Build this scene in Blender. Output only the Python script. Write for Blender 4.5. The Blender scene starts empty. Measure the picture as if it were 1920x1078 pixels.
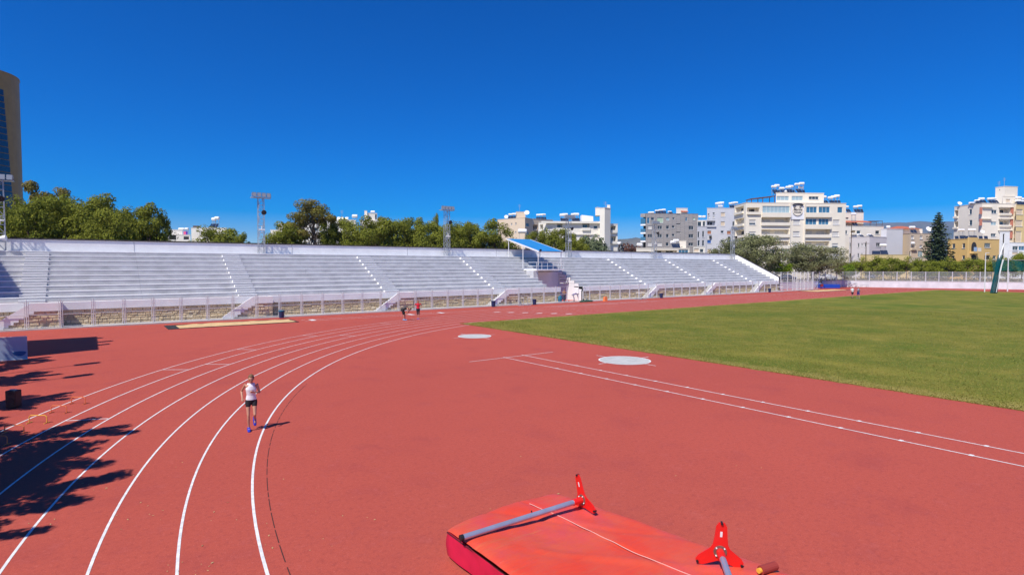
import bpy, bmesh, math, random
import numpy as np
from mathutils import Vector, Matrix, noise
random.seed(11)
R = math.radians
sc = bpy.context.scene
COL = sc.collection

# ---------------------------------------------------------------- camera
CAM_H = 4.8
FPX, CX, CY = 1067.0, 960.0, 539.0
PITCH, YAW = R(2.1737), R(53.3857)
cam = bpy.data.cameras.new('camera'); camo = bpy.data.objects.new('camera', cam); COL.objects.link(camo)
cam.sensor_width = 36.0; cam.lens = 36.0 * FPX / 1920.0
cam.clip_start = 0.1; cam.clip_end = 20000
camo.location = (0, 0, CAM_H)
fwd = Vector((math.cos(PITCH) * math.cos(YAW), math.cos(PITCH) * math.sin(YAW), -math.sin(PITCH)))
camo.rotation_euler = fwd.to_track_quat('-Z', 'Y').to_euler()
sc.camera = camo

# ---------------------------------------------------------------- sky, sun, exposure
SUN_EL, SUN_AZ = R(54), R(200)            # direction TO the sun, azimuth measured from +X
to_sun = Vector((math.cos(SUN_EL) * math.cos(SUN_AZ), math.cos(SUN_EL) * math.sin(SUN_AZ), math.sin(SUN_EL)))
world = bpy.data.worlds.new('World'); sc.world = world; world.use_nodes = True
nt = world.node_tree; nt.nodes.clear()
sky = nt.nodes.new('ShaderNodeTexSky'); sky.sky_type = 'NISHITA'; sky.sun_disc = False
sky.sun_elevation = SUN_EL; sky.sun_rotation = R(90) - SUN_AZ
sky.altitude = 0; sky.air_density = 0.8; sky.dust_density = 0.3; sky.ozone_density = 4.5
hsv = nt.nodes.new('ShaderNodeHueSaturation'); hsv.inputs['Saturation'].default_value = 1.9; hsv.inputs['Value'].default_value = 1.0; hsv.inputs['Hue'].default_value = 0.518
bg = nt.nodes.new('ShaderNodeBackground'); bg.inputs['Strength'].default_value = 0.118
wo = nt.nodes.new('ShaderNodeOutputWorld')
nt.links.new(sky.outputs[0], hsv.inputs['Color']); nt.links.new(hsv.outputs[0], bg.inputs['Color']); nt.links.new(bg.outputs[0], wo.inputs[0])
sun = bpy.data.lights.new('sun', 'SUN'); sun.energy = 5.0; sun.angle = R(0.53); sun.color = (1.0, 0.945, 0.85)
suno = bpy.data.objects.new('sun', sun); COL.objects.link(suno)
suno.rotation_euler = to_sun.to_track_quat('Z', 'Y').to_euler(); suno.location = (-30, -20, 60)
vs = sc.view_settings; vs.view_transform = 'Standard'; vs.look = 'None'; vs.exposure = 0.2; vs.gamma = 1.0; vs.use_curve_mapping = False

# ---------------------------------------------------------------- measuring helpers (pixels of the photo -> metres in the place)
def ray(x, y):
    u = (x - CX) / FPX; v = -(y - CY) / FPX
    f = math.cos(PITCH) + v * math.sin(PITCH); up = -math.sin(PITCH) + v * math.cos(PITCH)
    return (f * math.cos(YAW) + u * math.sin(YAW), f * math.sin(YAW) - u * math.cos(YAW), up, f)
def gnd(x, y, z=0.0):
    r = ray(x, y); t = (z - CAM_H) / r[2]; return Vector((r[0] * t, r[1] * t, z))
def onY(x, y, Y):
    r = ray(x, y); t = Y / r[1]; return Vector((r[0] * t, Y, CAM_H + r[2] * t))
def dep(x, y, D):
    r = ray(x, y); t = D / r[3]; return Vector((r[0] * t, r[1] * t, CAM_H + r[2] * t))
CAMF = Vector((math.cos(YAW), math.sin(YAW), 0)); CAMR = Vector((math.sin(YAW), -math.cos(YAW), 0))

# ---------------------------------------------------------------- materials
def lin(c):
    return tuple(((v / 255) / 12.92 if v <= 10 else (((v / 255) + 0.055) / 1.055) ** 2.4) for v in c)
MATS = {}
def mat(name, col, rough=0.7, var=0.0, scale=3.0, bump=0.0, bscale=40.0, metal=0.0, spec=0.5, col2=None, fac=0.5, detail=4.0, coord='Object'):
    """plain or two-tone noisy procedural surface; col linear rgb"""
    m = bpy.data.materials.new(name); m.use_nodes = True; t = m.node_tree; N = t.nodes; L = t.links
    b = N['Principled BSDF']; b.inputs['Roughness'].default_value = rough; b.inputs['Metallic'].default_value = metal
    b.inputs['Specular IOR Level'].default_value = spec
    b.inputs['Base Color'].default_value = (*col, 1)
    tc = N.new('ShaderNodeTexCoord')
    if var > 0 or col2 is not None:
        nz = N.new('ShaderNodeTexNoise'); nz.inputs['Scale'].default_value = scale; nz.inputs['Detail'].default_value = detail; nz.inputs['Roughness'].default_value = 0.6
        L.new(tc.outputs[coord], nz.inputs['Vector'])
        rp = N.new('ShaderNodeValToRGB'); rp.color_ramp.elements[0].position = 0.5 - fac * 0.4; rp.color_ramp.elements[1].position = 0.5 + fac * 0.4
        c2 = col2 if col2 is not None else tuple(v * (1 - var) for v in col)
        c1 = col if col2 is not None else tuple(min(1, v * (1 + var * 0.6)) for v in col)
        rp.color_ramp.elements[0].color = (*c2, 1); rp.color_ramp.elements[1].color = (*c1, 1)
        L.new(nz.outputs['Fac'], rp.inputs['Fac']); L.new(rp.outputs['Color'], b.inputs['Base Color'])
    if bump > 0:
        n2 = N.new('ShaderNodeTexNoise'); n2.inputs['Scale'].default_value = bscale; n2.inputs['Detail'].default_value = 3
        L.new(tc.outputs[coord], n2.inputs['Vector'])
        bp = N.new('ShaderNodeBump'); bp.inputs['Strength'].default_value = bump; bp.inputs['Distance'].default_value = 0.02
        L.new(n2.outputs['Fac'], bp.inputs['Height']); L.new(bp.outputs['Normal'], b.inputs['Normal'])
    MATS[name] = m
    return m
def mix_noise(N, L, vec, scale, lo, hi, c1, c2, prev=None, detail=4, rough=0.6):
    nz = N.new('ShaderNodeTexNoise'); nz.inputs['Scale'].default_value = scale; nz.inputs['Detail'].default_value = detail; nz.inputs['Roughness'].default_value = rough
    L.new(vec, nz.inputs['Vector'])
    mr = N.new('ShaderNodeMapRange'); mr.inputs['From Min'].default_value = lo; mr.inputs['From Max'].default_value = hi; L.new(nz.outputs['Fac'], mr.inputs['Value'])
    mx = N.new('ShaderNodeMix'); mx.data_type = 'RGBA'; L.new(mr.outputs[0], mx.inputs['Factor'])
    if prev is not None: L.new(prev, mx.inputs['A'])
    else: mx.inputs['A'].default_value = (*c1, 1)
    mx.inputs['B'].default_value = (*c2, 1)
    return mx.outputs['Result']

def track_material():
    m = bpy.data.materials.new('track_rubber'); m.use_nodes = True; t = m.node_tree; N = t.nodes; L = t.links; b = N['Principled BSDF']
    b.inputs['Roughness'].default_value = 0.85; b.inputs['Specular IOR Level'].default_value = 0.25
    tc = N.new('ShaderNodeTexCoord'); v = tc.outputs['Object']
    c = mix_noise(N, L, v, 0.05, 0.35, 0.65, (0.44, 0.080, 0.050), (0.385, 0.069, 0.044), detail=5)
    c = mix_noise(N, L, v, 0.55, 0.52, 0.85, None, (0.30, 0.05, 0.043), c, detail=6, rough=0.7)
    c = mix_noise(N, L, v, 2.2, 0.56, 0.80, None, (0.47, 0.105, 0.080), c, detail=6, rough=0.75)
    c = mix_noise(N, L, v, 9.0, 0.50, 0.78, None, (0.27, 0.046, 0.036), c, detail=4, rough=0.8)
    c = mix_noise(N, L, v, 16.0, 0.56, 0.80, None, (0.52, 0.125, 0.095), c, detail=3, rough=0.8)
    c = mix_noise(N, L, v, 0.8, 0.60, 0.85, None, (0.47, 0.105, 0.08), c, detail=9, rough=0.8)
    c = mix_noise(N, L, v, 0.22, 0.60, 0.72, None, (0.31, 0.055, 0.045), c, detail=8, rough=0.75)
    c = mix_noise(N, L, v, 60.0, 0.50, 0.75, None, (0.26, 0.04, 0.035), c, detail=2)
    c = mix_noise(N, L, v, 110.0, 0.62, 0.78, None, (0.55, 0.16, 0.14), c, detail=1)
    L.new(c, b.inputs['Base Color'])
    n2 = N.new('ShaderNodeTexNoise'); n2.inputs['Scale'].default_value = 90; L.new(v, n2.inputs['Vector'])
    bp = N.new('ShaderNodeBump'); bp.inputs['Strength'].default_value = 0.35; bp.inputs['Distance'].default_value = 0.01
    L.new(n2.outputs['Fac'], bp.inputs['Height']); L.new(bp.outputs['Normal'], b.inputs['Normal'])
    return m
def grass_material():
    m = bpy.data.materials.new('grass_turf'); m.use_nodes = True; t = m.node_tree; N = t.nodes; L = t.links; b = N['Principled BSDF']
    b.inputs['Roughness'].default_value = 0.9; b.inputs['Specular IOR Level'].default_value = 0.15
    tc = N.new('ShaderNodeTexCoord'); v = tc.outputs['Object']
    c = mix_noise(N, L, v, 0.12, 0.35, 0.65, (0.088, 0.124, 0.012), (0.150, 0.156, 0.020), detail=6)
    c = mix_noise(N, L, v, 0.40, 0.46, 0.70, None, (0.26, 0.215, 0.04), c, detail=7, rough=0.7)
    c = mix_noise(N, L, v, 6.0, 0.5, 0.8, None, (0.075, 0.10, 0.012), c, detail=4, rough=0.7)
    c = mix_noise(N, L, v, 25.0, 0.5, 0.8, None, (0.22, 0.20, 0.04), c, detail=2)
    mg = N.new('ShaderNodeMapping'); mg.inputs['Scale'].default_value = (0.8, 0.30, 1.0); mg.inputs['Rotation'].default_value = (0, 0, 0.5); L.new(v, mg.inputs['Vector'])
    c = mix_noise(N, L, mg.outputs[0], 0.5, 0.48, 0.75, None, (0.215, 0.205, 0.030), c, detail=5, rough=0.65)
    c = mix_noise(N, L, v, 0.09, 0.50, 0.66, None, (0.095, 0.135, 0.013), c, detail=4, rough=0.6)
    # dry straw rim along the two edges of the field
    sx = N.new('ShaderNodeSeparateXYZ'); L.new(v, sx.inputs[0])
    for out, a, w, s in (('X', 24.7, 1.6, 1), ('Y', 40.55, 0.9, -1)):
        d = N.new('ShaderNodeMath'); d.operation = 'SUBTRACT'
        if s > 0: L.new(sx.outputs[out], d.inputs[0]); d.inputs[1].default_value = a
        else: d.inputs[0].default_value = a; L.new(sx.outputs[out], d.inputs[1])
        nz = N.new('ShaderNodeTexNoise'); nz.inputs['Scale'].default_value = 1.6; nz.inputs['Detail'].default_value = 5; L.new(v, nz.inputs['Vector'])
        mu = N.new('ShaderNodeMath'); mu.operation = 'MULTIPLY_ADD'; L.new(nz.outputs['Fac'], mu.inputs[0]); mu.inputs[1].default_value = -2.4; L.new(d.outputs[0], mu.inputs[2])
        mr = N.new('ShaderNodeMapRange'); mr.inputs['From Min'].default_value = w - 1.4; mr.inputs['From Max'].default_value = -1.2; L.new(mu.outputs[0], mr.inputs['Value'])
        mx = N.new('ShaderNodeMix'); mx.data_type = 'RGBA'; L.new(mr.outputs[0], mx.inputs['Factor']); L.new(c, mx.inputs['A']); mx.inputs['B'].default_value = (0.34, 0.27, 0.085, 1)
        c = mx.outputs['Result']
    L.new(c, b.inputs['Base Color'])
    n2 = N.new('ShaderNodeTexNoise'); n2.inputs['Scale'].default_value = 14; n2.inputs['Detail'].default_value = 6; L.new(v, n2.inputs['Vector'])
    bp = N.new('ShaderNodeBump'); bp.inputs['Strength'].default_value = 0.8; bp.inputs['Distance'].default_value = 0.05
    L.new(n2.outputs['Fac'], bp.inputs['Height']); L.new(bp.outputs['Normal'], b.inputs['Normal'])
    return m
def leaf_material(name, c1, c2, c3, trans=0.25):
    m = bpy.data.materials.new(name); m.use_nodes = True; t = m.node_tree; N = t.nodes; L = t.links
    N.clear(); out = N.new('ShaderNodeOutputMaterial')
    geo = N.new('ShaderNodeNewGeometry'); tc = N.new('ShaderNodeTexCoord'); oi = N.new('ShaderNodeObjectInfo')
    rp = N.new('ShaderNodeValToRGB'); rp.color_ramp.elements[0].color = (*c1, 1); rp.color_ramp.elements[1].color = (*c2, 1)
    e = rp.color_ramp.elements.new(0.85); e.color = (*c3, 1); rp.color_ramp.elements[1].position = 0.55
    nz = N.new('ShaderNodeTexNoise'); nz.inputs['Scale'].default_value = 0.45; nz.inputs['Detail'].default_value = 2; L.new(tc.outputs['Object'], nz.inputs['Vector'])
    a = N.new('ShaderNodeMath'); a.operation = 'MULTIPLY_ADD'; L.new(geo.outputs['Random Per Island'], a.inputs[0]); a.inputs[1].default_value = 0.42; 
    s = N.new('ShaderNodeMath'); s.operation = 'MULTIPLY_ADD'; L.new(nz.outputs['Fac'], s.inputs[0]); s.inputs[1].default_value = 0.9; s.inputs[2].default_value = -0.25
    L.new(s.outputs[0], a.inputs[2])
    o2 = N.new('ShaderNodeMath'); o2.operation = 'MULTIPLY_ADD'; L.new(oi.outputs['Random'], o2.inputs[0]); o2.inputs[1].default_value = 0.22; L.new(a.outputs[0], o2.inputs[2])
    L.new(o2.outputs[0], rp.inputs['Fac'])
    d = N.new('ShaderNodeBsdfDiffuse'); tr = N.new('ShaderNodeBsdfTranslucent'); mx = N.new('ShaderNodeMixShader'); mx.inputs[0].default_value = trans
    L.new(rp.outputs[0], d.inputs['Color']); L.new(rp.outputs[0], tr.inputs['Color']); L.new(d.outputs[0], mx.inputs[1]); L.new(tr.outputs[0], mx.inputs[2]); L.new(mx.outputs[0], out.inputs[0])
    return m
def net_material(name, col, opacity):
    """fine net or wire mesh: part of the light passes between the threads"""
    m = bpy.data.materials.new(name); m.use_nodes = True; t = m.node_tree; N = t.nodes; L = t.links
    N.clear(); out = N.new('ShaderNodeOutputMaterial'); d = N.new('ShaderNodeBsdfDiffuse'); d.inputs['Color'].default_value = (*col, 1)
    tr = N.new('ShaderNodeBsdfTransparent'); mx = N.new('ShaderNodeMixShader'); mx.inputs[0].default_value = opacity
    L.new(tr.outputs[0], mx.inputs[1]); L.new(d.outputs[0], mx.inputs[2]); L.new(mx.outputs[0], out.inputs[0])
    return m

M_TRACK = track_material(); M_GRASS = grass_material()
M_LINE = mat('line_paint', (0.72, 0.71, 0.70), 0.7, var=0.26, scale=7, bump=0.15, bscale=80, detail=8)
M_EARTH = mat('dry_earth', (0.33, 0.26, 0.17), 0.95, scale=0.15, col2=(0.17, 0.16, 0.08), bump=0.5, bscale=3)
M_ASPH = mat('asphalt', (0.06, 0.06, 0.062), 0.9, var=0.2, scale=2)
M_CONC = mat('pale_concrete', (0.50, 0.49, 0.47), 0.9, var=0.15, scale=1.2, bump=0.2, bscale=25)
M_RISER = mat('grey_concrete', (0.50, 0.50, 0.51), 0.9, var=0.22, scale=0.9, bump=0.2, bscale=15, detail=8)
M_TREAD = mat('tread_concrete', (0.64, 0.64, 0.64), 0.9, var=0.2, scale=1.5, detail=7)
M_WHITE = mat('white_render', (0.84, 0.84, 0.84), 0.85, var=0.10, scale=0.8, bump=0.12, bscale=12, detail=8)
M_WHITE2 = mat('nosing_sunlit_side_white', (0.86, 0.86, 0.85), 0.8, var=0.08, scale=2.5)
M_COPING = mat('dark_coping', (0.05, 0.045, 0.045), 0.9, var=0.2, scale=3)
M_TUBE = mat('galvanised_tube', (0.62, 0.63, 0.65), 0.45, metal=0.15, var=0.1, scale=6)
M_STEEL = mat('galvanised_lattice', (0.42, 0.45, 0.48), 0.5, metal=0.35, var=0.12, scale=5)
M_ROOF = mat('blue_sheet', (0.022, 0.21, 0.50), 0.5, var=0.10, scale=1.4)
M_SAND = mat('pit_sand', (0.62, 0.42, 0.20), 0.95, var=0.2, scale=2.5, bump=0.8, bscale=5, detail=7)
M_RUBBER = mat('black_rubber', (0.022, 0.020, 0.020), 0.8, var=0.2, scale=5)
M_BIN = mat('bin_blue', (0.012, 0.03, 0.10), 0.45, var=0.15, scale=5)
M_TEAL = mat('bag_teal', (0.01, 0.13, 0.22), 0.4)
M_BLACK = mat('black_plastic', (0.010, 0.010, 0.011), 0.5)
M_ORANGE = mat('orange_plastic', (0.75, 0.20, 0.06), 0.5)
M_YELLOW = mat('yellow_plastic', (0.75, 0.42, 0.05), 0.5)
M_GLASS = mat('window_glass', (0.035, 0.055, 0.075), 0.08, spec=0.8)
M_GLASSB = mat('blue_glass', (0.05, 0.16, 0.27), 0.08, spec=0.8)
M_GLASSP = mat('pale_glass', (0.34, 0.46, 0.50), 0.12, spec=0.8)
M_FRAME = mat('window_frame_white', (0.70, 0.70, 0.70), 0.5)
M_TANK = mat('tank_white', (0.82, 0.82, 0.82), 0.35)
M_PANEL = mat('solar_panel_glass', (0.025, 0.035, 0.06), 0.12, spec=0.8)
M_LAMP = mat('lamp_glass', (0.22, 0.25, 0.30), 0.45)
M_BARK = mat('bark', (0.11, 0.075, 0.05), 0.95, var=0.4, scale=4, bump=0.6, bscale=12)
M_STONE = None

# ---------------------------------------------------------------- mesh building
class MB:
    K = 1.0
    def __init__(s): s.v = []; s.f = []; s.m = []
    def add(s, vs, fs, mi=0):
        o = len(s.v); s.v += [Vector(p) for p in vs]; s.f += [tuple(i + o for i in f) for f in fs]; s.m += [mi] * len(fs); return s
    def box(s, x0, x1, y0, y1, z0, z1, mi=0, top=None):
        s.add([(x0, y0, z0), (x1, y0, z0), (x1, y1, z0), (x0, y1, z0), (x0, y0, z1), (x1, y0, z1), (x1, y1, z1), (x0, y1, z1)],
              [(0, 3, 2, 1), (4, 5, 6, 7), (0, 1, 5, 4), (1, 2, 6, 5), (2, 3, 7, 6), (3, 0, 4, 7)], mi)
        if top is not None: s.m[-5] = top
        return s
    def obox(s, o, u, n, w, d, h, mi=0):
        """box from corner o along u (width w), along n (depth d), up (h)"""
        o = Vector(o); u = Vector(u); n = Vector(n); k = Vector((0, 0, 1))
        p = [o, o + u * w, o + u * w + n * d, o + n * d]; q = [a + k * h for a in p]
        fs = [(0, 3, 2, 1), (4, 5, 6, 7), (0, 1, 5, 4), (1, 2, 6, 5), (2, 3, 7, 6), (3, 0, 4, 7)]
        if u.cross(n).z * h < 0: fs = [tuple(reversed(f)) for f in fs]
        return s.add(p + q, fs, mi)
    def tube(s, p, q, r, r2=None, n=6, mi=0, caps=True):
        p = Vector(p); q = Vector(q); r2 = r if r2 is None else r2; d = (q - p)
        if d.length < 1e-6: return s
        d.normalize(); a = d.orthogonal().normalized(); b = d.cross(a)
        vs = [p + (a * math.cos(t) + b * math.sin(t)) * r for t in [2 * math.pi * i / n for i in range(n)]]
        vs += [q + (a * math.cos(t) + b * math.sin(t)) * r2 for t in [2 * math.pi * i / n for i in range(n)]]
        fs = [(i, (i + 1) % n, n + (i + 1) % n, n + i) for i in range(n)]
        if caps: fs += [tuple(range(n - 1, -1, -1)), tuple(range(n, 2 * n))]
        return s.add(vs, fs, mi)
    def bar(s, p, q, w, mi=0): return s.tube(p, q, w * 0.7071, n=4, mi=mi)
    def loft(s, st, n=10, mi=0, ref=Vector((1, 0, 0))):
        """rounded body through stations (centre, rx, ry)"""
        st = [(c, rx * s.K, ry * s.K) for c, rx, ry in st]; pts = [Vector(c) for c, _, _ in st]
        rings = []
        def ring(c, d, rx, ry):
            a = ref - d * ref.dot(d)
            a = a.normalized() if a.length > 1e-3 else d.orthogonal().normalized()
            b = d.cross(a)
            return [c + a * math.cos(t) * rx + b * math.sin(t) * ry for t in [2 * math.pi * i / n for i in range(n)]]
        for i, (c, rx, ry) in enumerate(st):
            d = (pts[min(i + 1, len(pts) - 1)] - pts[max(i - 1, 0)]).normalized()
            if i == 0:
                rings.append(ring(pts[0] - d * min(rx, ry) * 0.85, d, rx * 0.45, ry * 0.45))
                rings.append(ring(pts[0] - d * min(rx, ry) * 0.5, d, rx * 0.85, ry * 0.85))
            rings.append(ring(pts[i], d, rx, ry))
            if i == len(st) - 1:
                rings.append(ring(pts[i] + d * min(rx, ry) * 0.5, d, rx * 0.85, ry * 0.85))
                rings.append(ring(pts[i] + d * min(rx, ry) * 0.85, d, rx * 0.45, ry * 0.45))
        vs = [p for r in rings for p in r]; fs = []
        for k in range(len(rings) - 1):
            for i in range(n): fs.append((k * n + i, k * n + (i + 1) % n, (k + 1) * n + (i + 1) % n, (k + 1) * n + i))
        fs += [tuple(range(n - 1, -1, -1)), tuple(range((len(rings) - 1) * n, len(rings) * n))]
        return s.add(vs, fs, mi)
    def ball(s, c, rx, ry=None, rz=None, nu=10, nv=6, mi=0, M=None):
        ry = rx if ry is None else ry; rz = rx if rz is None else rz; c = Vector(c); vs = []
        for j in range(1, nv):
            t = math.pi * j / nv
            for i in range(nu):
                p = 2 * math.pi * i / nu; q = Vector((rx * math.sin(t) * math.cos(p), ry * math.sin(t) * math.sin(p), rz * math.cos(t)))
                vs.append(c + (M @ q if M else q))
        zt = Vector((0, 0, rz)); vs += [c + (M @ zt if M else zt), c - (M @ zt if M else zt)]
        fs = []
        for j in range(nv - 2):
            for i in range(nu): fs.append((j * nu + i, (j + 1) * nu + i, (j + 1) * nu + (i + 1) % nu, j * nu + (i + 1) % nu))
        T = len(vs) - 2
        for i in range(nu):
            fs.append((T, i, (i + 1) % nu)); fs.append((T + 1, (nv - 2) * nu + (i + 1) % nu, (nv - 2) * nu + i))
        return s.add(vs, fs, mi)
    def disc(s, c, r, n=32, mi=0):
        return s.add([(c[0] + r * math.cos(2 * math.pi * i / n), c[1] + r * math.sin(2 * math.pi * i / n), c[2]) for i in range(n)], [tuple(range(n))], mi)
    def prism(s, pts, d, mi=0):
        """polygon (list of 3-D points) pushed along vector d"""
        n = len(pts); d = Vector(d); P = [Vector(p) for p in pts]
        return s.add(P + [p + d for p in P], [tuple(range(n - 1, -1, -1)), tuple(range(n, 2 * n))] + [(i, (i + 1) % n, n + (i + 1) % n, n + i) for i in range(n)], mi)
    def mesh(s, name, mats, off=None, smooth=False):
        me = bpy.data.meshes.new(name)
        vs = [tuple(p - off) for p in s.v] if off is not None else [tuple(p) for p in s.v]
        me.from_pydata(vs, [], s.f); mats = mats if isinstance(mats, (list, tuple)) else [mats]
        for m in mats: me.materials.append(m)
        if len(mats) > 1: me.polygons.foreach_set('material_index', s.m)
        if smooth: me.polygons.foreach_set('use_smooth', [True] * len(me.polygons))
        me.update(); return me
    def build(s, name, mats, parent=None, smooth=False, local=False):
        off = None
        if parent is not None and not local:
            p = parent
            while p.parent is not None: p = p.parent
            off = Vector(p.location)
        o = bpy.data.objects.new(name, s.mesh(name, mats, off, smooth)); COL.objects.link(o)
        if parent is not None: o.parent = parent
        return o
def fix_normals(o):
    bm = bmesh.new(); bm.from_mesh(o.data); bmesh.ops.recalc_face_normals(bm, faces=bm.faces); bm.to_mesh(o.data); bm.free(); return o
def tag(o, label=None, cat=None, group=None, kind=None):
    if label: o['label'] = label
    if cat: o['category'] = cat
    if group: o['group'] = group
    if kind: o['kind'] = kind
    return o
def thing(name, label, cat, loc=(0, 0, 0), group=None):
    o = bpy.data.objects.new(name, None); COL.objects.link(o); o.location = loc; o.empty_display_size = 0.3
    return tag(o, label, cat, group)
def struct(name, mb, m, parent=None):
    o = mb.build(name, m, parent); o['kind'] = 'structure'; return o
def link_part(name, me, parent, loc=(0, 0, 0), rot=(0, 0, 0), scale=(1, 1, 1)):
    o = bpy.data.objects.new(name, me); COL.objects.link(o); o.parent = parent; o.location = loc; o.rotation_euler = rot; o.scale = scale; return o
def copy_tree(o, parent=None):
    c = o.copy(); COL.objects.link(c); c.parent = parent
    for ch in list(o.children): copy_tree(ch, c)
    return c
# ================================================================ the setting: ground, track, field, markings
CC = Vector((37.97, 5.59, 0)); R0 = 36.03; LW = 1.22; STRAIGHT = 84.4
C2 = CC + Vector((STRAIGHT, 0, 0))
WALL = [(-14, 68.5), (106.6, 68.5), (110, 60.0), (138.0, 59.2), (145.2, 45.4), (152.5, 30.8), (160, 12), (165, -20), (168, -70)]

g = MB(); g.add([(-6000, -6000, -0.06), (9000, -6000, -0.06), (9000, 9000, -0.06), (-6000, 9000, -0.06)], [(0, 1, 2, 3)]); struct('ground', g, M_EARTH)
g = MB(); g.add([(-90, -80, 0), (180, -80, 0), (180, 70, 0), (-90, 70, 0)], [(0, 1, 2, 3)]); struct('running_track', g, M_TRACK)
# raised ground behind the far retaining wall
W = WALL[1:]
pts = [(x + 0.25, y + 0.25) for x, y in W]
g = MB(); n = len(pts)
vs = [(x, y, 1.30) for x, y in pts]; far = [(106.8, 900, 1.3), (700, 1400, 1.3), (1500, 1400, 1.3), (2600, 700, 1.3), (2600, 100, 1.3), (2600, -300, 1.3), (1600, -600, 1.3), (1200, -900, 1.3)]
vs += far
g.add(vs, [(i, i + 1, n + i + 1, n + i) for i in range(n - 1)])
o = struct('raised_ground', g, M_EARTH); fix_normals(o)
if o.data.polygons[0].normal.z < 0: o.data.flip_normals()
# grass field
g = MB(); NX = 60
x0, x1, y0, y1 = 24.7, 135.3, -30.0, 40.55
edge = [(x0, y0)]
rnd = random.Random(3)
yy = y0
while yy < y1: edge.append((x0 + rnd.uniform(-0.10, 0.12), yy)); yy += 0.35
xx = x0
edge.append((x0, y1))
while xx < x1: edge.append((xx, y1 + rnd.uniform(-0.07, 0.07))); xx += 0.5
edge += [(x1, y1), (x1, y0)]
g.add([(x, y, 0.010) for x, y in edge], [tuple(range(len(edge)))])
o = struct('grass_field', g, M_GRASS); fix_normals(o)
if o.data.polygons[0].normal.z < 0: o.data.flip_normals()
# short grass blades over the near part of the field, thinning out with distance
rg = np.random.default_rng(4); NB = 230000
bx = 24.68 + 46 * rg.random(NB) ** 1.7; by = -12 + 52.5 * rg.random(NB); ne = 4000
bx[:ne] = 24.66 + np.abs(rg.normal(0, .12, ne)); by[:ne] = rg.uniform(-12, 40.5, ne)
ba = rg.uniform(0, 6.283, NB); bw = rg.uniform(.010, .028, NB); bh = rg.uniform(.015, .048, NB); bh[:ne] *= .6
V_ = np.zeros((NB, 3, 3)); V_[:, 0] = np.stack([bx - np.cos(ba) * bw, by - np.sin(ba) * bw, np.full(NB, .008)], 1); V_[:, 1] = np.stack([bx + np.cos(ba) * bw, by + np.sin(ba) * bw, np.full(NB, .008)], 1)
V_[:, 2] = np.stack([bx + rg.uniform(-.03, .03, NB), by + rg.uniform(-.03, .03, NB), .01 + bh], 1)
me = bpy.data.meshes.new('grass_blades'); me.vertices.add(NB * 3); me.vertices.foreach_set('co', V_.ravel()); me.loops.add(NB * 3); me.loops.foreach_set('vertex_index', np.arange(NB * 3)); me.polygons.add(NB); me.polygons.foreach_set('loop_start', np.arange(NB) * 3); me.polygons.foreach_set('loop_total', np.full(NB, 3)); me.update(); me.validate()
M_BLADE = leaf_material('grass_blade', (0.095, 0.132, 0.016), (0.195, 0.205, 0.030), (0.36, 0.30, 0.085), 0.35); me.materials.append(M_BLADE)
o = bpy.data.objects.new('grass_blades', me); COL.objects.link(o); tag(o, 'short grass blades standing on the green field', 'grass', kind='stuff')

def strip(mb, P, w, z, closed=False, dash=None):
    """flat ribbon of width w along the points P"""
    for i in range(len(P) - 1):
        if dash and not dash(i): continue
        a = Vector(P[i]); b = Vector(P[i + 1])
        pa = Vector(P[i - 1]) if i > 0 else a - (b - a); nb = Vector(P[i + 2]) if i + 2 < len(P) else b + (b - a)
        ta = (b - pa); tb = (nb - a); na = Vector((-ta.y, ta.x)).normalized() * w / 2; nn = Vector((-tb.y, tb.x)).normalized() * w / 2
        mb.add([(a.x - na.x, a.y - na.y, z), (b.x - nn.x, b.y - nn.y, z), (b.x + nn.x, b.y + nn.y, z), (a.x + na.x, a.y + na.y, z)], [(0, 1, 2, 3)])
def arc(c, r, a0, a1, n): return [Vector((c.x + r * math.cos(R(a0 + (a1 - a0) * i / n)), c.y + r * math.sin(R(a0 + (a1 - a0) * i / n)))) for i in range(n + 1)]
for k in range(7):
    r = R0 + LW * k
    P = arc(CC, r, 235, 90, 150) + [Vector((CC.x + STRAIGHT * i / 30, CC.y + r)) for i in range(1, 31)] + arc(C2, r, 90, -40, 60)[1:]
    g = MB(); strip(g, P, 0.047 if k else 0.053, 0.004); struct('lane_line', g, M_LINE)
for k in (7, 8):
    g = MB(); strip(g, [Vector((44.0, CC.y + R0 + LW * k)), Vector((150, CC.y + R0 + LW * k))], 0.07, 0.004); struct('lane_line', g, M_LINE)
# long-jump run-up lines and boards by the fence
for Y in (50.35, 51.6):
    g = MB(); strip(g, [Vector((15.0, Y)), Vector((62, Y))], 0.06, 0.004); struct('runway_line', g, M_LINE)
for X in (15.6, 25.2, 28.6):
    g = MB(); g.add([(X, 50.42, 0.008), (X + .42, 50.42, 0.008), (X + .42, 51.55, 0.008), (X, 51.55, 0.008)], [(0, 1, 2, 3)]); struct('takeoff_board', g, M_LINE)
# drain slot just inside the inner line: short dark dashes
g = MB(); rr = random.Random(5); P = arc(CC, R0 - 0.30, 212, 150, 420)
on = [True] * 420
i = 0
while i < 420:
    Ld = rr.randint(3, 9)
    for j in range(i, min(420, i + Ld)): on[j] = True
    i += Ld
    Lg = rr.choice((1, 1, 1, 2))
    for j in range(i, min(420, i + Lg)): on[j] = False
    i += Lg
for i in range(168, 178): on[i] = False
strip(g, P, 0.017, 0.004, dash=lambda i: on[i]); M_SLOT = mat('dark_slot', (0.055, 0.018, 0.015), 0.9); struct('drain_slot', g, M_SLOT)
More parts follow.
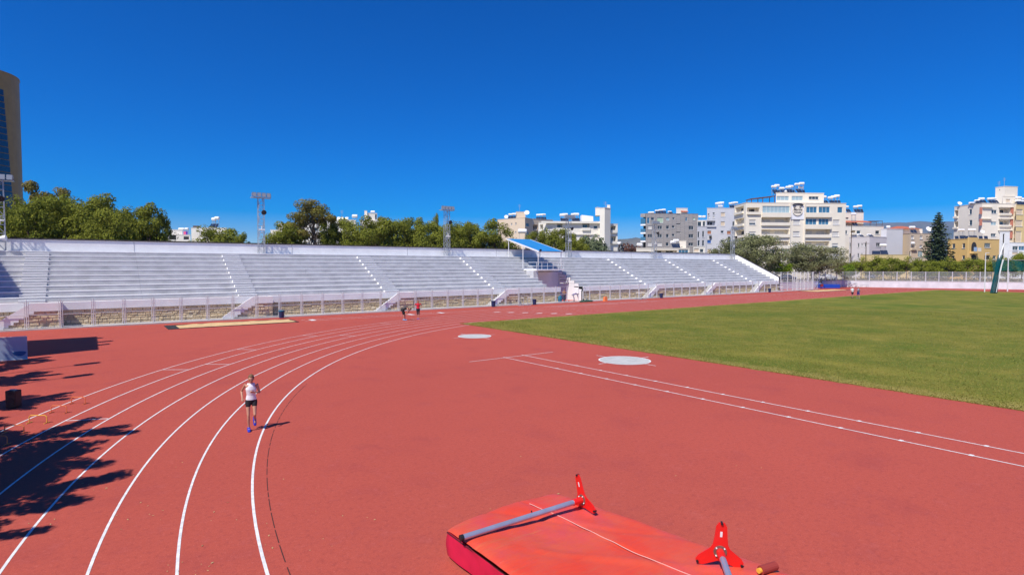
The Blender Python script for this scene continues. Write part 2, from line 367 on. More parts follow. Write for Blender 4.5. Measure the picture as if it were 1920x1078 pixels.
# stagger marks across lanes
def lane_mark(px, py, k, w=0.06):
    p = gnd(px, py); a = math.atan2(p.y - CC.y, p.x - CC.x)
    g = MB(); d = Vector((math.cos(a), math.sin(a))); c2 = Vector((CC.x, CC.y))
    strip(g, [c2 + d * (R0 + LW * k + 0.04), c2 + d * (R0 + LW * (k + 1) - 0.04)], w, 0.0045); struct('stagger_mark', g, M_LINE)
for a in ((320, 693, 5), (455, 683, 4), (500, 656, 5), (195, 785, 4), (650, 632, 5), (720, 632, 3), (730, 607, 5)): lane_mark(*a)
for i in range(6):       # white blocks staggered over the straight before the bend
    g = MB(); X = 33.6 + i * 0.9; Y = CC.y + R0 + LW * (5.5 - i)
    g.add([(X, Y - .16, 0.0045), (X + .75, Y - .16, 0.0045), (X + .75, Y + .16, 0.0045), (X, Y + .16, 0.0045)], [(0, 1, 2, 3)]); struct('lane_block', g, M_LINE)
# run-up strip in the D with its tick marks
rx0, rx1 = 17.40, 18.65
for X in (rx0, rx1):
    g = MB(); strip(g, [Vector((X, 24.2)), Vector((X + 0.9, -14))], 0.05, 0.004)
    yv = 20.0
    while yv > 0:
        Xv = X + 0.9 * (24.2 - yv) / 38.2
        g.add([(Xv - .07, yv - .05, 0.008), (Xv + .07, yv - .05, 0.008), (Xv + .07, yv + .05, 0.008), (Xv - .07, yv + .05, 0.008)], [(0, 1, 2, 3)]); yv -= 1.55
    struct('runway_line', g, M_LINE)
a = gnd(880, 678.5); b = gnd(1037, 660); g = MB(); strip(g, [Vector((a.x, a.y)), Vector((b.x, b.y))], 0.05, 0.009); struct('foul_line', g, M_LINE)
# throwing circles
M_CIRC = mat('circle_concrete', (0.47, 0.47, 0.45), 0.85, var=0.2, scale=2.2, detail=8)
for (px, py, r, tk) in ((890, 630.3, 1.07, 0), (1171, 675.5, 1.25, 1)):
    p = gnd(px, py); g = MB(); g.disc((p.x, p.y, 0.006), r, 48)
    o = struct('throwing_circle', g, M_CIRC)
    g = MB(); P = [Vector((p.x + (r + .03) * math.cos(t), p.y + (r + .03) * math.sin(t))) for t in [2 * math.pi * i / 48 for i in range(49)]]
    strip(g, P, 0.07, 0.010); struct('circle_rim', g, M_LINE)
    for sx in (-1, 1):
        g = MB(); strip(g, [Vector((p.x, p.y + sx * (r + .07))), Vector((p.x, p.y + sx * (r + .75)))], 0.05, 0.005); struct('circle_line', g, M_LINE)
        g = MB(); strip(g, [Vector((p.x + sx * (r + .07), p.y)), Vector((p.x + sx * (r + .6), p.y))], 0.05, 0.005); struct('circle_line', g, M_LINE)
# concrete strip under the fence and behind it
g = MB(); g.box(-40, 118.5, 55.15, 55.62, -0.05, 0.10); struct('kerb', g, M_CONC)
g = MB(); g.add([(-40, 55.6, 0.03), (118.5, 55.6, 0.03), (118.5, 57.2, 0.03), (-40, 57.2, 0.03)], [(0, 1, 2, 3)]); struct('concrete_walkway', g, M_CONC)
# street beyond the far fence
g = MB(); g.add([(112, 66.5, 1.306), (144, 65.8, 1.306), (159, 34, 1.306), (170, 5, 1.306), (178, 7, 1.306), (168, 38, 1.306), (151, 73, 1.306), (112, 74, 1.306)], [(0, 1, 6, 7), (1, 2, 5, 6), (2, 3, 4, 5)]); o = struct('street', g, M_ASPH)
# sand pits
def sand_pit(x0, x1, y0, y1, label, bl):
    t = thing('sand_pit', label, 'sand pit', (x0, y0, 0))
    g = MB(); NXs, NYs = 40, 14
    vs = []; fs = []
    for j in range(NYs + 1):
        for i in range(NXs + 1):
            x = x0 + bl + (x1 - x0 - bl - .1) * i / NXs; y = y0 + .16 + (y1 - y0 - .3) * j / NYs
            z = 0.03 + 0.05 * noise.noise(Vector((x * 1.3, y * 1.6, 2)))
            vs.append((x, y, max(0.012, z)))
    for j in range(NYs):
        for i in range(NXs): a = j * (NXs + 1) + i; fs.append((a, a + 1, a + NXs + 2, a + NXs + 1))
    g.add(vs, fs); g.build('sand', M_SAND, t, smooth=True)
    g = MB(); g.box(x0, x0 + bl, y0, y1, 0.0, 0.04); g.box(x0 + bl, x1, y0, y0 + .16, 0.0, 0.045); g.box(x0 + bl, x1, y1 - .14, y1, 0.0, 0.045); g.box(x1 - .12, x1, y0 + .16, y1 - .14, 0.0, 0.045)
    g.build('rubber_border', M_RUBBER, t)
sand_pit(4.7, 14.3, 49.75, 52.9, 'long jump sand pit with black rubber end beside the stone wall', 0.75)
sand_pit(107.5, 121.0, 50.4, 54.0, 'sand pit beside the white barrier at the end of the grandstand', 0.25)

# dry leaf crumbs blown onto the lanes
g = MB(); rl_ = random.Random(8)
for (px, py, n_, sp) in ((255, 975, 16, .35), (455, 1035, 14, .4), (430, 960, 10, .5), (310, 880, 6, .4), (560, 1000, 8, .8), (700, 960, 10, 1.2), (900, 930, 8, 1.0), (120, 900, 12, .9), (60, 960, 14, .8), (1250, 880, 6, 1.0), (330, 1066, 12, .25), (640, 860, 6, 1.0)):
    c = gnd(px, py)
    for _ in range(n_ * 6 // 10):
        x = c.x + rl_.gauss(0, sp); y = c.y + rl_.gauss(0, sp); a = rl_.uniform(0, 6.28); l = rl_.uniform(.012, .035); w = l * .4
        g.add([(x - math.cos(a) * l, y - math.sin(a) * l, .009), (x + math.sin(a) * w, y - math.cos(a) * w, .012), (x + math.cos(a) * l, y + math.sin(a) * l, .009), (x - math.sin(a) * w, y + math.cos(a) * w, .016)], [(0, 1, 2, 3)])
o = g.build('leaf_litter', leaf_material('dry_crumbs', (.10, .05, .02), (.42, .30, .12), (.62, .52, .26), .2)); tag(o, 'dry leaf crumbs scattered on the red lanes', 'leaf litter', kind='stuff')
# ================================================================ grandstand
def stone_material():
    m = bpy.data.materials.new('sandstone_blocks'); m.use_nodes = True; t = m.node_tree; N = t.nodes; L = t.links; b = N['Principled BSDF']
    b.inputs['Roughness'].default_value = 0.95; b.inputs['Specular IOR Level'].default_value = 0.2
    geo = N.new('ShaderNodeNewGeometry'); tc = N.new('ShaderNodeTexCoord')
    rp = N.new('ShaderNodeValToRGB'); L.new(geo.outputs['Random Per Island'], rp.inputs['Fac'])
    els = rp.color_ramp.elements; els[0].color = (0.54, 0.42, 0.26, 1); els[1].color = (0.78, 0.66, 0.47, 1)
    e = els.new(0.35); e.color = (0.68, 0.55, 0.36, 1); e = els.new(0.7); e.color = (0.72, 0.57, 0.35, 1)
    c = mix_noise(N, L, tc.outputs['Object'], 7.0, 0.5, 0.85, None, (0.45, 0.35, 0.22), rp.outputs[0], detail=5, rough=0.7)
    L.new(c, b.inputs['Base Color'])
    nz = N.new('ShaderNodeTexNoise'); nz.inputs['Scale'].default_value = 9; nz.inputs['Detail'].default_value = 5; L.new(tc.outputs['Object'], nz.inputs['Vector'])
    bp = N.new('ShaderNodeBump'); bp.inputs['Strength'].default_value = 0.9; bp.inputs['Distance'].default_value = 0.06; L.new(nz.outputs['Fac'], bp.inputs['Height']); L.new(bp.outputs[0], b.inputs['Normal'])
    return m
M_STONE = stone_material()
M_MORTAR = mat('lime_mortar', (0.46, 0.38, 0.27), 0.95, var=0.2, scale=5)
SX0, SX1 = -16.0, 106.0
TY = lambda k: 57.0 + 0.85 * k
TZ = lambda k: 1.94 + 0.417 * k
CUT = (48.7, 54.5)
AISLES = [-4.2, 11.3, 25.8, 40.1, 68.3, 82.9, 97.4]
stand = thing('grandstand', 'long white concrete grandstand with stepped seating rows and sandstone front wall', 'grandstand', (45, 57, 0))
JOINTS = [SX0, -11.5, 3.6, 18.6, 33.0, 47.0, 61.5, 75.6, 90.2, SX1]
def spans(k):
    out = []
    for a, b in zip(JOINTS[:-1], JOINTS[1:]):
        a += 0.004; b -= 0.004
        if k <= 5 and a < CUT[1] and b > CUT[0]:
            if a < CUT[0]: out.append((a, CUT[0]))
            if b > CUT[1]: out.append((CUT[1], b))
        else: out.append((a, b))
    return out
for k in range(1, 11):
    y1 = TY(k + 1) if k < 10 else 67.05
    for a, b in spans(k):
        g = MB(); g.box(a, b, TY(k), y1 + 0.05, TZ(k - 1) - 0.12, TZ(k), mi=0, top=1)
        tr = g.build('tier', [M_RISER, M_TREAD], stand)
        g = MB(); g.box(a, b, TY(k) - 0.02, TY(k) + 0.10, TZ(k) - 0.065, TZ(k) + 0.006)
        g.build('nosing', M_WHITE2, tr)
# first tread behind the front wall
for a, b in spans(0):
    g = MB(); g.box(a, b, 57.2, TY(1) + 0.05, 1.6, 1.94, top=0); g.build('front_tread', M_TREAD, stand)
# half steps up the aisles
g = MB(); g.box(0, 1.6, -0.42, 0, 0, 0.215, mi=0, top=2); g.m[5] = 1; me_step = g.mesh('aisle_step', [M_RISER, M_WHITE2, M_TREAD])  # left face whitened: sunlight on that side put into the colour
g = MB(); g.box(-0.008, 1.608, -0.43, -0.36, 0.16, 0.222, mi=0); me_sn = g.mesh('step_nosing', [M_WHITE2])
for X in AISLES:
    for k in range(1, 11):
        s = link_part('aisle_step', me_step, stand, Vector((X - .2, TY(k) - 0.021, TZ(k - 1) + 0.007)) - stand.location)
        link_part('nosing', me_sn, s)
# front wall: core, white band, stones
g = MB(); g.box(SX0, 50.4, 57.07, 57.3, 0, 1.40); g.box(54.5, SX1, 57.07, 57.3, 0, 1.40); g.build('wall_core', M_MORTAR, stand)
g = MB(); g.box(SX0, 50.4, 56.92, 57.25, 1.33, 1.945); g.box(54.5, SX1, 56.92, 57.25, 1.33, 1.945); g.build('wall_band', M_WHITE, stand)
rs = random.Random(21)
def stones(mb, x0, x1, z0, z1, y, left=None, hmean=0.22):
    """irregular coursed stones, faces proud of the mortar; left(z) clips a sloping left edge"""
    z = z0
    while z < z1 - 0.05:
        h = min(rs.uniform(hmean * .75, hmean * 1.35), z1 - z)
        if z1 - z - h < 0.09: h = z1 - z
        x = (left(z + h) if left else x0)
        while x < x1 - 0.04:
            w = min(rs.uniform(0.22, 0.85), x1 - x)
            if x1 - x - w < 0.12: w = x1 - x
            j = 0.018; d = rs.uniform(0.0, 0.05)
            zz0, zz1 = z + j + rs.uniform(0, .02), z + h - j - rs.uniform(-.005, .02)
            xa, xb = x + j, x + w - j
            if xb - xa > 0.05:
                yf = y - d; ins = 0.022
                mb.add([(xa, y + 0.05, zz0), (xb, y + 0.05, zz0), (xb, y + 0.05, zz1), (xa, y + 0.05, zz1),
                        (xa + ins, yf + rs.uniform(0, .02), zz0 + ins), (xb - ins, yf + rs.uniform(0, .02), zz0 + ins * rs.uniform(.4, 1.6)), (xb - ins * rs.uniform(.5, 1.5), yf + rs.uniform(0, .02), zz1 - ins), (xa + ins, yf + rs.uniform(0, .02), zz1 - ins * rs.uniform(.5, 1.5))],
                       [(4, 5, 6, 7), (0, 1, 5, 4), (1, 2, 6, 5), (2, 3, 7, 6), (3, 0, 4, 7)])
            x += w
        z += h
g = MB(); stones(g, -12, 50.4, 0.03, 1.33, 57.03); stones(g, 54.5, SX1, 0.03, 1.33, 57.03)
o = g.build('stones', M_STONE, stand); o['kind'] = 'stuff'
# entry stairs in front of the wall, one for each aisle
for X in AISLES:
    base = stand
    fl = MB()
    for i in range(9):
        xa = -1.75 + 2.45 * i / 9
        fl.box(X + xa, X + 0.7, 55.86, 56.9, 1.55 * i / 9 + (0.03 if i == 0 else 0), 1.55 * (i + 1) / 9)
    fl.box(X + 0.7, X + 2.26, 55.86, 56.9, 0.03, 1.55)
    st = fl.build('entry_stair', M_CONC, stand)
    g = MB()
    poly = [(-1.85, 0.03), (-1.85, 0.28), (0.62, 1.98), (2.4, 1.98), (2.4, 1.36), (0.80, 1.36)]
    n = 7
    for i in range(n):      # stepped underside of the parapet
        xa = 0.80 - (0.80 + 1.25) * (i + 1) / n; xb = 0.80 - (0.80 + 1.25) * i / n; z = 1.36 - 1.33 * (i + 1) / n
        poly += [(xb, z), (xa, z)]
    cl = [poly[0]]
    for p in poly[1:]:
        if (Vector(p) - Vector(cl[-1])).length > 1e-4: cl.append(p)
    g.prism([(X + a, 55.72, c) for a, c in cl], (0, 0.14, 0))
    g.box(X + 2.26, X + 2.4, 55.86, 56.92, 1.36, 1.98)
    fix_normals(g.build('stair_parapet', M_WHITE, st))
    g = MB(); g.add([(X + .75, 55.80, .03), (X + 2.36, 55.80, .03), (X + 2.36, 55.80, 1.4), (X + .75, 55.80, 1.4), (X - 1.2, 55.80, .03), (X + 2.36, 57.07, .03), (X + 2.36, 57.07, 1.4)], [(0, 1, 2, 3), (4, 0, 3), (1, 5, 6, 2)])
    g.build('stair_core', M_MORTAR, st)
    g = MB(); stones(g, X - 1.0, X + 2.38, 0.03, 1.36, 55.79, left=lambda z, X=X: X - 1.15 + max(0, z - .1) * 1.5, hmean=0.26)
    o = g.build('stones', M_STONE, st); o['kind'] = 'stuff'
# back wall and coping
g = MB(); g.box(SX0, SX1 + .25, 67.05, 67.3, 5.6, 7.18); g.build('back_wall', M_WHITE, stand)
g = MB(); g.box(SX0, SX1 + .3, 66.98, 67.4, 7.18, 7.30); g.build('coping', M_COPING, stand)
for X in (3.6, 18.6, 33.0, 47.0, 61.5, 75.6, 90.2):
    g = MB(); g.box(X - .02, X + .02, 67.03, 67.06, 6.11, 7.18); g.build('wall_joint', M_RISER, stand)
# sloping end wall
g = MB(); g.prism([(SX1, 57.0, 0), (SX1, 67.3, 0), (SX1, 67.3, 7.18), (SX1, 66.2, 7.18), (SX1, 57.0, 2.62)], (0.25, 0, 0)); fix_normals(g.build('end_wall', M_WHITE, stand))
g = MB(); g.prism([(SX1 - .04, 56.95, 2.62), (SX1 - .04, 66.2, 7.19), (SX1 - .04, 66.2, 7.30), (SX1 - .04, 56.95, 2.74)], (0.34, 0, 0)); g.prism([(SX1 - .04, 56.93, 0), (SX1 - .04, 56.93, 2.7), (SX1 - .04, 56.995, 2.7), (SX1 - .04, 56.995, 0)], (0.34, 0, 0)); fix_normals(g.build('end_coping', M_COPING, stand))
# tunnel recess under the box
M_SHADEWALL = M_WHITE
g = MB(); g.box(CUT[1], CUT[1] + .06, 57.0, 62.2, 0.0, 1.95)
for k in range(1, 6): g.box(CUT[1] - .006, CUT[1] + .05, TY(k), 62.2, TZ(k - 1) + .008, TZ(k) - .07)
g.build('tunnel_side', M_WHITE, stand)
g = MB(); g.box(CUT[0] - .3, CUT[1] + .3, 62.11, 62.3, 0.0, 4.3); g.build('tunnel_back', M_WHITE, stand)
g = MB(); g.box(CUT[0] - .10, CUT[0] + .006, 57.3, 62.12, 0.0, 1.9); g.build('tunnel_side', M_WHITE, stand)
g = MB(); g.box(50.2, 51.3, 62.05, 62.12, 0.03, 2.1); g.build('door', mat('grey_door', (0.16, 0.17, 0.18), 0.5), stand)
# officials' box floor and railing
g = MB(); g.box(48.2, 53.2, 59.35, 62.6, 4.16, 4.34); g.build('box_floor', M_WHITE, stand)
g = MB(); g.box(47.9, 48.68, 59.6, 61.2, 3.2, 4.155); g.build('box_bracket', M_RISER, stand)
z0 = 4.34
for x in (48.28, 49.2, 50.2, 51.2, 52.2, 53.1): g = MB(); g.tube((x, 59.43, z0), (x, 59.43, z0 + .95), 0.035); g.build('railing_post', M_TUBE, stand)
g = MB()
for z in (0.42, 0.95): g.tube((48.25, 59.43, z0 + z), (53.13, 59.43, z0 + z), 0.035); g.tube((48.28, 59.43, z0 + z), (48.28, 61.2, z0 + z), 0.03); g.tube((53.1, 59.43, z0 + z), (53.1, 61.2, z0 + z), 0.03)
g.build('railing', M_TUBE, stand)

# ---------------------------------------------------------------- canopy over the officials' box
cn = thing('canopy', 'blue sheet canopy roof on thin white posts above the grandstand seats', 'canopy', (50.7, 63, 4.34))
RX0, RX1, RYf, RYb, RZf, RZb = 48.6, 52.9, 59.35, 66.7, 6.78, 8.72
g = MB(); nb = 22
vs = []; fs = []
for i in range(nb * 2 + 1):          # trapezoid ribs of the roofing sheet
    x = RX0 + (RX1 - RX0) * i / (nb * 2); dz = 0.02 if i % 2 else 0.0
    vs += [(x, RYf, RZf + dz), (x, RYb, RZb + dz)]
for i in range(nb * 2): fs.append((2 * i, 2 * i + 2, 2 * i + 3, 2 * i + 1))
g.add(vs, fs); rf = g.build('roof_sheet', M_ROOF, cn)
md = rf.modifiers.new('thick', 'SOLIDIFY'); md.thickness = 0.03; md.offset = -1
g = MB()
for X in (RX0 - .03, RX1 + .03): g.prism([(X - .03, RYf - .03, RZf - .17), (X - .03, RYb, RZb - .17), (X - .03, RYb, RZb + .03), (X - .03, RYf - .03, RZf + .03)], (0.06, 0, 0))
fix_normals(g.build('edge_beam', M_FRAME, cn))
g = MB()
for i in range(5):
    y = RYf + .15 + (RYb - RYf - .3) * i / 4; z = RZf + (RZb - RZf) * (y - RYf) / (RYb - RYf)
    g = MB(); g.box(RX0, RX1, y - .04, y + .04, z - .15, z - .045); g.build('purlin', M_FRAME, cn)
rz = lambda y: RZf + (RZb - RZf) * (y - RYf) / (RYb - RYf)
for X, Y, zb in ((48.7, 66.35, 6.11), (48.5, 62.7, TZ(6)), (48.7, 59.6, 4.34), (52.8, 59.6, 4.34), (52.6, 64.0, TZ(8)), (52.8, 66.35, 6.11)):
    g = MB(); g.tube((X, Y, zb), (X, Y, rz(Y) - .1), 0.055, n=8); g.build('post', M_FRAME, cn)
for X, s in ((48.75, 1), (53.0, -1)):
    fl = MB(); fl.box(X - .13, X + .13, RYf - .25, RYf - .08, RZf + .02, RZf + .24); fl.tube((X, RYf - .1, RZf - .1), (X, RYf - .1, RZf + .05), 0.03)
    fl.build('floodlight', M_BLACK, cn)

# ---------------------------------------------------------------- light towers on the top walkway
def light_tower(loc, label):
    t = thing('light_tower', label, 'light tower', loc, 'lattice light towers along the top of the grandstand')
    H, w = 6.05, 0.30
    g = MB()
    for a in (-w, w):
        for b in (-w, w): g.bar((a, b, 0), (a * .92, b * .92, H), 0.05)
    nn = 8
    for i in range(nn):
        z0, z1 = H * i / nn, H * (i + 1) / nn
        for s in (-1, 1):
            e = -s if i % 2 else s
            g.bar((-w, s * w, z0), (w, s * w, z1), 0.026) if i % 2 else g.bar((w, s * w, z0), (-w, s * w, z1), 0.026)
            g.bar((s * w, -w, z0), (s * w, w, z1), 0.026) if i % 2 else g.bar((s * w, w, z0), (s * w, -w, z1), 0.026)
            g.bar((-w, s * w, z1), (w, s * w, z1), 0.03); g.bar((s * w, -w, z1), (s * w, w, z1), 0.03)
    g.build('mast', M_STEEL, t, local=True)
    g = MB(); g.box(-.38, .38, -.38, .38, 0, .03); g.build('base_plate', M_STEEL, t, local=True)
    g = MB(); g.box(-1.0, 1.0, -.34, .34, H, H + .06); g.box(-1.0, 1.0, -.36, -.30, H + .25, H + .31); g.bar((-.95, -.3, H), (-.95, -.33, H + .5), .05); g.bar((.95, -.3, H), (.95, -.33, H + .5), .05); g.build('lamp_rack', M_STEEL, t, local=True)
    for i in range(4):
        x = -.72 + .48 * i; lp = MB()
        lp.add([(x - .21, -.52, H + .08), (x + .21, -.52, H + .08), (x + .21, -.36, H + .56), (x - .21, -.36, H + .56), (x - .12, -.12, H + .12), (x + .12, -.12, H + .12), (x + .12, -.06, H + .40), (x - .12, -.06, H + .40)],
               [(4, 7, 6, 5), (0, 4, 5, 1), (1, 5, 6, 2), (2, 6, 7, 3), (3, 7, 4, 0)]); l = lp.build('lamp', M_STEEL, t, local=True)
        gl = MB(); gl.add([(x - .19, -.522, H + .10), (x + .19, -.522, H + .10), (x + .19, -.376, H + .54), (x - .19, -.376, H + .54)], [(0, 1, 2, 3)]); gl.build('lens', M_LAMP, l, local=True)
    g = MB(); g.tube((.15, -.42, 4.55), (.15, -.72, 4.45), 0.08, 0.27, n=14); g.tube((.15, -.2, 4.6), (.15, -.45, 4.55), 0.06, n=8); g.build('horn', M_BLACK, t, local=True)
    g = MB(); g.tube((-.3, -.36, 2.6), (.3, -.36, 2.6), 0.07); g.tube((0, -.33, 2.3), (0, -.33, 3.0), 0.05); g.build('cable_box', M_FRAME, t, local=True)
    return t
TWX = [(15.2, 'at the seats opposite the long jump sand pit'), (38.5, 'beside the pine row left of the blue canopy'), (60.35, 'just right of the blue canopy'), (80.9, 'in front of the grey stone apartment block'), (105.3, 'at the sloping end wall'), (-6.1, 'beside the brown tower block')]
for i, (X, s) in enumerate(TWX):
    light_tower((X, 66.4, 6.11), 'galvanised lattice light tower on the grandstand ' + s)
# speaker box by the left-most tower
t = thing('loudspeaker', 'white and red loudspeaker box with white horn beside light tower', 'loudspeaker', (-6.6, 65.6, 6.11))
g = MB(); g.box(-.45, .35, -.3, .3, .0, .9); g.build('box', M_WHITE, t, local=True)
g = MB(); g.box(-.46, .36, -.31, .31, .05, .36); g.build('red_stripe', mat('signal_red', (0.45, 0.04, 0.03), 0.5), t, local=True)
g = MB(); g.tube((.3, -.25, 1.02), (.95, -.4, 1.08), .10, .25, n=14); g.tube((.0, -.1, .88), (.3, -.25, 1.02), .08, .10); g.build('horn', M_TANK, t, local=True)

# ---------------------------------------------------------------- fence along the track
fence = thing('track_fence', 'galvanised tube fence of framed panels between track and grandstand', 'fence', (0.2, 55.4, 0.10))
g = MB(); g.tube((0, 0, 0), (0, 0, 2.12), 0.038); g.box(-.07, .07, -.07, .07, 0, .015); me_post = g.mesh('post', [M_TUBE])
g = MB()
for x in (0.11, 1.89): g.tube((x, 0, 0.06), (x, 0, 2.02), 0.026)
for z in (0.08, 1.02, 2.0): g.tube((0.11, 0, z), (1.89, 0, z), 0.022)
for x in (0.02, 1.91):
    for z in (0.4, 1.6): g.box(x, x + .09, -.015, .015, z, z + .03)
me_pan = g.mesh('panel_frame', [M_TUBE])
M_WIRE = net_material('chain_wire', (0.55, 0.56, 0.58), 0.035)
g = MB(); g.add([(0.11, 0, 0.08), (1.89, 0, 0.08), (1.89, 0, 2.0), (0.11, 0, 2.0)], [(0, 1, 2, 3)]); me_wire = g.mesh('wire_mesh', [M_WIRE])
for i in range(-6, 59):
    X = 2.0 * i
    link_part('post', me_post, fence, (X, 0, 0))
    if 50.3 < X + .2 + 1 < 54.6: continue
    p = link_part('panel_frame', me_pan, fence, (X, 0, 0)); link_part('wire_mesh', me_wire, p)
# taller white barrier at the end of the stand
bar = thing('tube_barrier', 'tall white tube barrier by the far sand pit', 'barrier', (109.4, 55.9, 0.03))
for i in range(6):
    g = MB(); g.tube((1.55 * i, .15, 0), (1.55 * i, .15, 3.55), 0.06); g.build('post', M_FRAME, bar, local=True)
for i in range(5):
    g = MB()
    for z in (.1, .72, 1.35, 2.0): g.tube((1.55 * i + .06, .15, z), (1.55 * i + 1.49, .15, z), 0.035)
    for j in range(1, 5): g.tube((1.55 * i + .31 * j, .15, .1), (1.55 * i + .31 * j, .15, 2.0), 0.018)
    g.build('panel_frame', M_FRAME, bar, local=True)
# ================================================================ far retaining wall with wire fence
M_WALLW = mat('wall_whitewash', (0.66, 0.67, 0.71), .9, var=.16, scale=.7, detail=8)
fw = thing('retaining_wall', 'low white retaining wall behind the far bend of the track', 'wall', (138, 59.2, 0))
ff = thing('wire_fence', 'grey wire fence with pale posts standing on the white retaining wall', 'fence', (138, 59.2, 1.48))
M_WIRE2 = net_material('far_wire', (0.40, 0.44, 0.46), 0.30)
g = MB(); g.tube((0, 0, 0), (0, 0, 2.08), 0.085, n=8); g.box(-.12, .12, -.12, .12, 0, .03); me_fp = g.mesh('post', [M_TUBE])
for a, b in zip(WALL[2:-1], WALL[3:]):
    A = Vector((*a, 0)); B = Vector((*b, 0)); d = (B - A); Ln = d.length; d.normalize(); nrm = Vector((-d.y, d.x, 0))
    g = MB(); g.obox(A - d * .05, d, nrm, Ln + .1, 0.3, 1.42); fix_normals(g.build('wall_run', M_WALLW, fw))
    g = MB(); g.obox(A - d * .05 - nrm * .04 + Vector((0, 0, 1.42)), d, nrm, Ln + .1, 0.38, 0.06); fix_normals(g.build('coping', M_CONC, fw))
    n = max(1, round(Ln / 2.45)); s = Ln / n
    for i in range(n):
        p = A + d * s * i + nrm * .15 + Vector((0, 0, 1.48))
        link_part('post', me_fp, ff, p - ff.location)
        g = MB()
        for z in (.05, 1.0, 2.0): g.tube(p + d * .1 + Vector((0, 0, z)), p + d * (s - .1) + Vector((0, 0, z)), 0.022, n=5)
        r = g.build('rail', M_TUBE, ff)
        g = MB(); g.add([p + d * .08 + Vector((0, 0, .05)), p + d * (s - .08) + Vector((0, 0, .05)), p + d * (s - .08) + Vector((0, 0, 2.0)), p + d * .08 + Vector((0, 0, 2.0))], [(0, 1, 2, 3)])
        g.build('wire_mesh', M_WIRE2, r)

# ================================================================ buildings
def stucco(name, c, c2=None):
    return mat(name, c, 0.9, scale=0.35, col2=c2 or tuple(v * .86 for v in c), fac=0.8, bump=0.1, bscale=8, detail=7)
M_CREAM = stucco('cream_stucco', (0.88, 0.805, 0.67)); M_CREAM2 = stucco('pale_cream_stucco', (0.86, 0.79, 0.67))
M_BEIGE = stucco('beige_stucco', (0.70, 0.57, 0.43)); M_OFFW = stucco('offwhite_stucco', (0.82, 0.78, 0.69)); M_LGREY = stucco('light_grey_stucco', (0.64, 0.64, 0.67))
M_OCHRE = stucco('ochre_stucco', (0.80, 0.53, 0.20)); M_TAN = stucco('tan_stucco', (0.70, 0.57, 0.42)); M_LILAC = stucco('lilac_grey_stucco', (0.60, 0.57, 0.60)); M_YEL = stucco('yellow_stucco', (0.76, 0.58, 0.28))
M_TERRA = mat('terracotta', (0.45, 0.13, 0.07), 0.8, var=0.2, scale=3); M_PINKT = mat('terracotta_paint', (0.52, 0.20, 0.14), 0.8)
M_SHUT = mat('roller_shutter', (0.62, 0.60, 0.56), 0.6); M_SHUTR = mat('brown_shutter', (0.40, 0.17, 0.09), 0.6); M_SHUTB = mat('blue_shutter', (0.03, 0.11, 0.36), 0.5); M_SHUTG = mat('green_blind', (0.42, 0.55, 0.40), 0.5); M_SHUTC = mat('cream_shutter', (0.68, 0.55, 0.40), 0.6)
M_DARK = mat('dark_interior', (0.03, 0.03, 0.032), 0.8); M_PERG = mat('pergola_wood', (0.10, 0.045, 0.035), 0.7)
def cladding():
    m = mat('stone_cladding', (0.30, 0.28, 0.27), 0.9); t = m.node_tree; N = t.nodes; L = t.links
    br = N.new('ShaderNodeTexBrick'); br.inputs['Scale'].default_value = 1.0; br.inputs['Brick Width'].default_value = 1.1; br.inputs['Row Height'].default_value = 0.45; br.inputs['Mortar Size'].default_value = 0.03
    br.inputs['Color1'].default_value = (0.40, 0.37, 0.35, 1); br.inputs['Color2'].default_value = (0.33, 0.31, 0.30, 1); br.inputs['Mortar'].default_value = (0.20, 0.19, 0.19, 1)
    tc = N.new('ShaderNodeTexCoord'); sp = N.new('ShaderNodeSeparateXYZ'); cb = N.new('ShaderNodeCombineXYZ'); ad = N.new('ShaderNodeMath')
    L.new(tc.outputs['Object'], sp.inputs[0]); L.new(sp.outputs['X'], ad.inputs[0]); L.new(sp.outputs['Y'], ad.inputs[1]); L.new(ad.outputs[0], cb.inputs['X']); L.new(sp.outputs['Z'], cb.inputs['Y']); L.new(cb.outputs[0], br.inputs['Vector'])
    L.new(br.outputs['Color'], N['Principled BSDF'].inputs['Base Color']); return m
M_CLAD = cladding()
PANE = {'w': M_GLASS, 'g': M_GLASSB, 'p': M_GLASSP, 's': M_SHUT, 'r': M_SHUTR, 'u': M_SHUTB, 'v': M_SHUTG, 'c': M_SHUTC, 'k': M_DARK}
class Face:
    def __init__(s, a, b):
        s.A = a.copy(); s.A.z = 0; B = b.copy(); B.z = 0; s.u = (B - s.A); s.L = s.u.length; s.u.normalize(); s.n = Vector((s.u.y, -s.u.x, 0))   # n toward the viewer
        if s.n.dot(-s.A) < 0: s.n = -s.n
    def uz(s, x, y):
        r = ray(x, y); d = Vector((r[0], r[1], 0)); den = d.dot(s.n); t = s.A.dot(s.n) / den
        p = d * t; return (p - s.A).dot(s.u), CAM_H + r[2] * t
    def P(s, u, z, d=0.0): return s.A + s.u * u + s.n * d + Vector((0, 0, z))
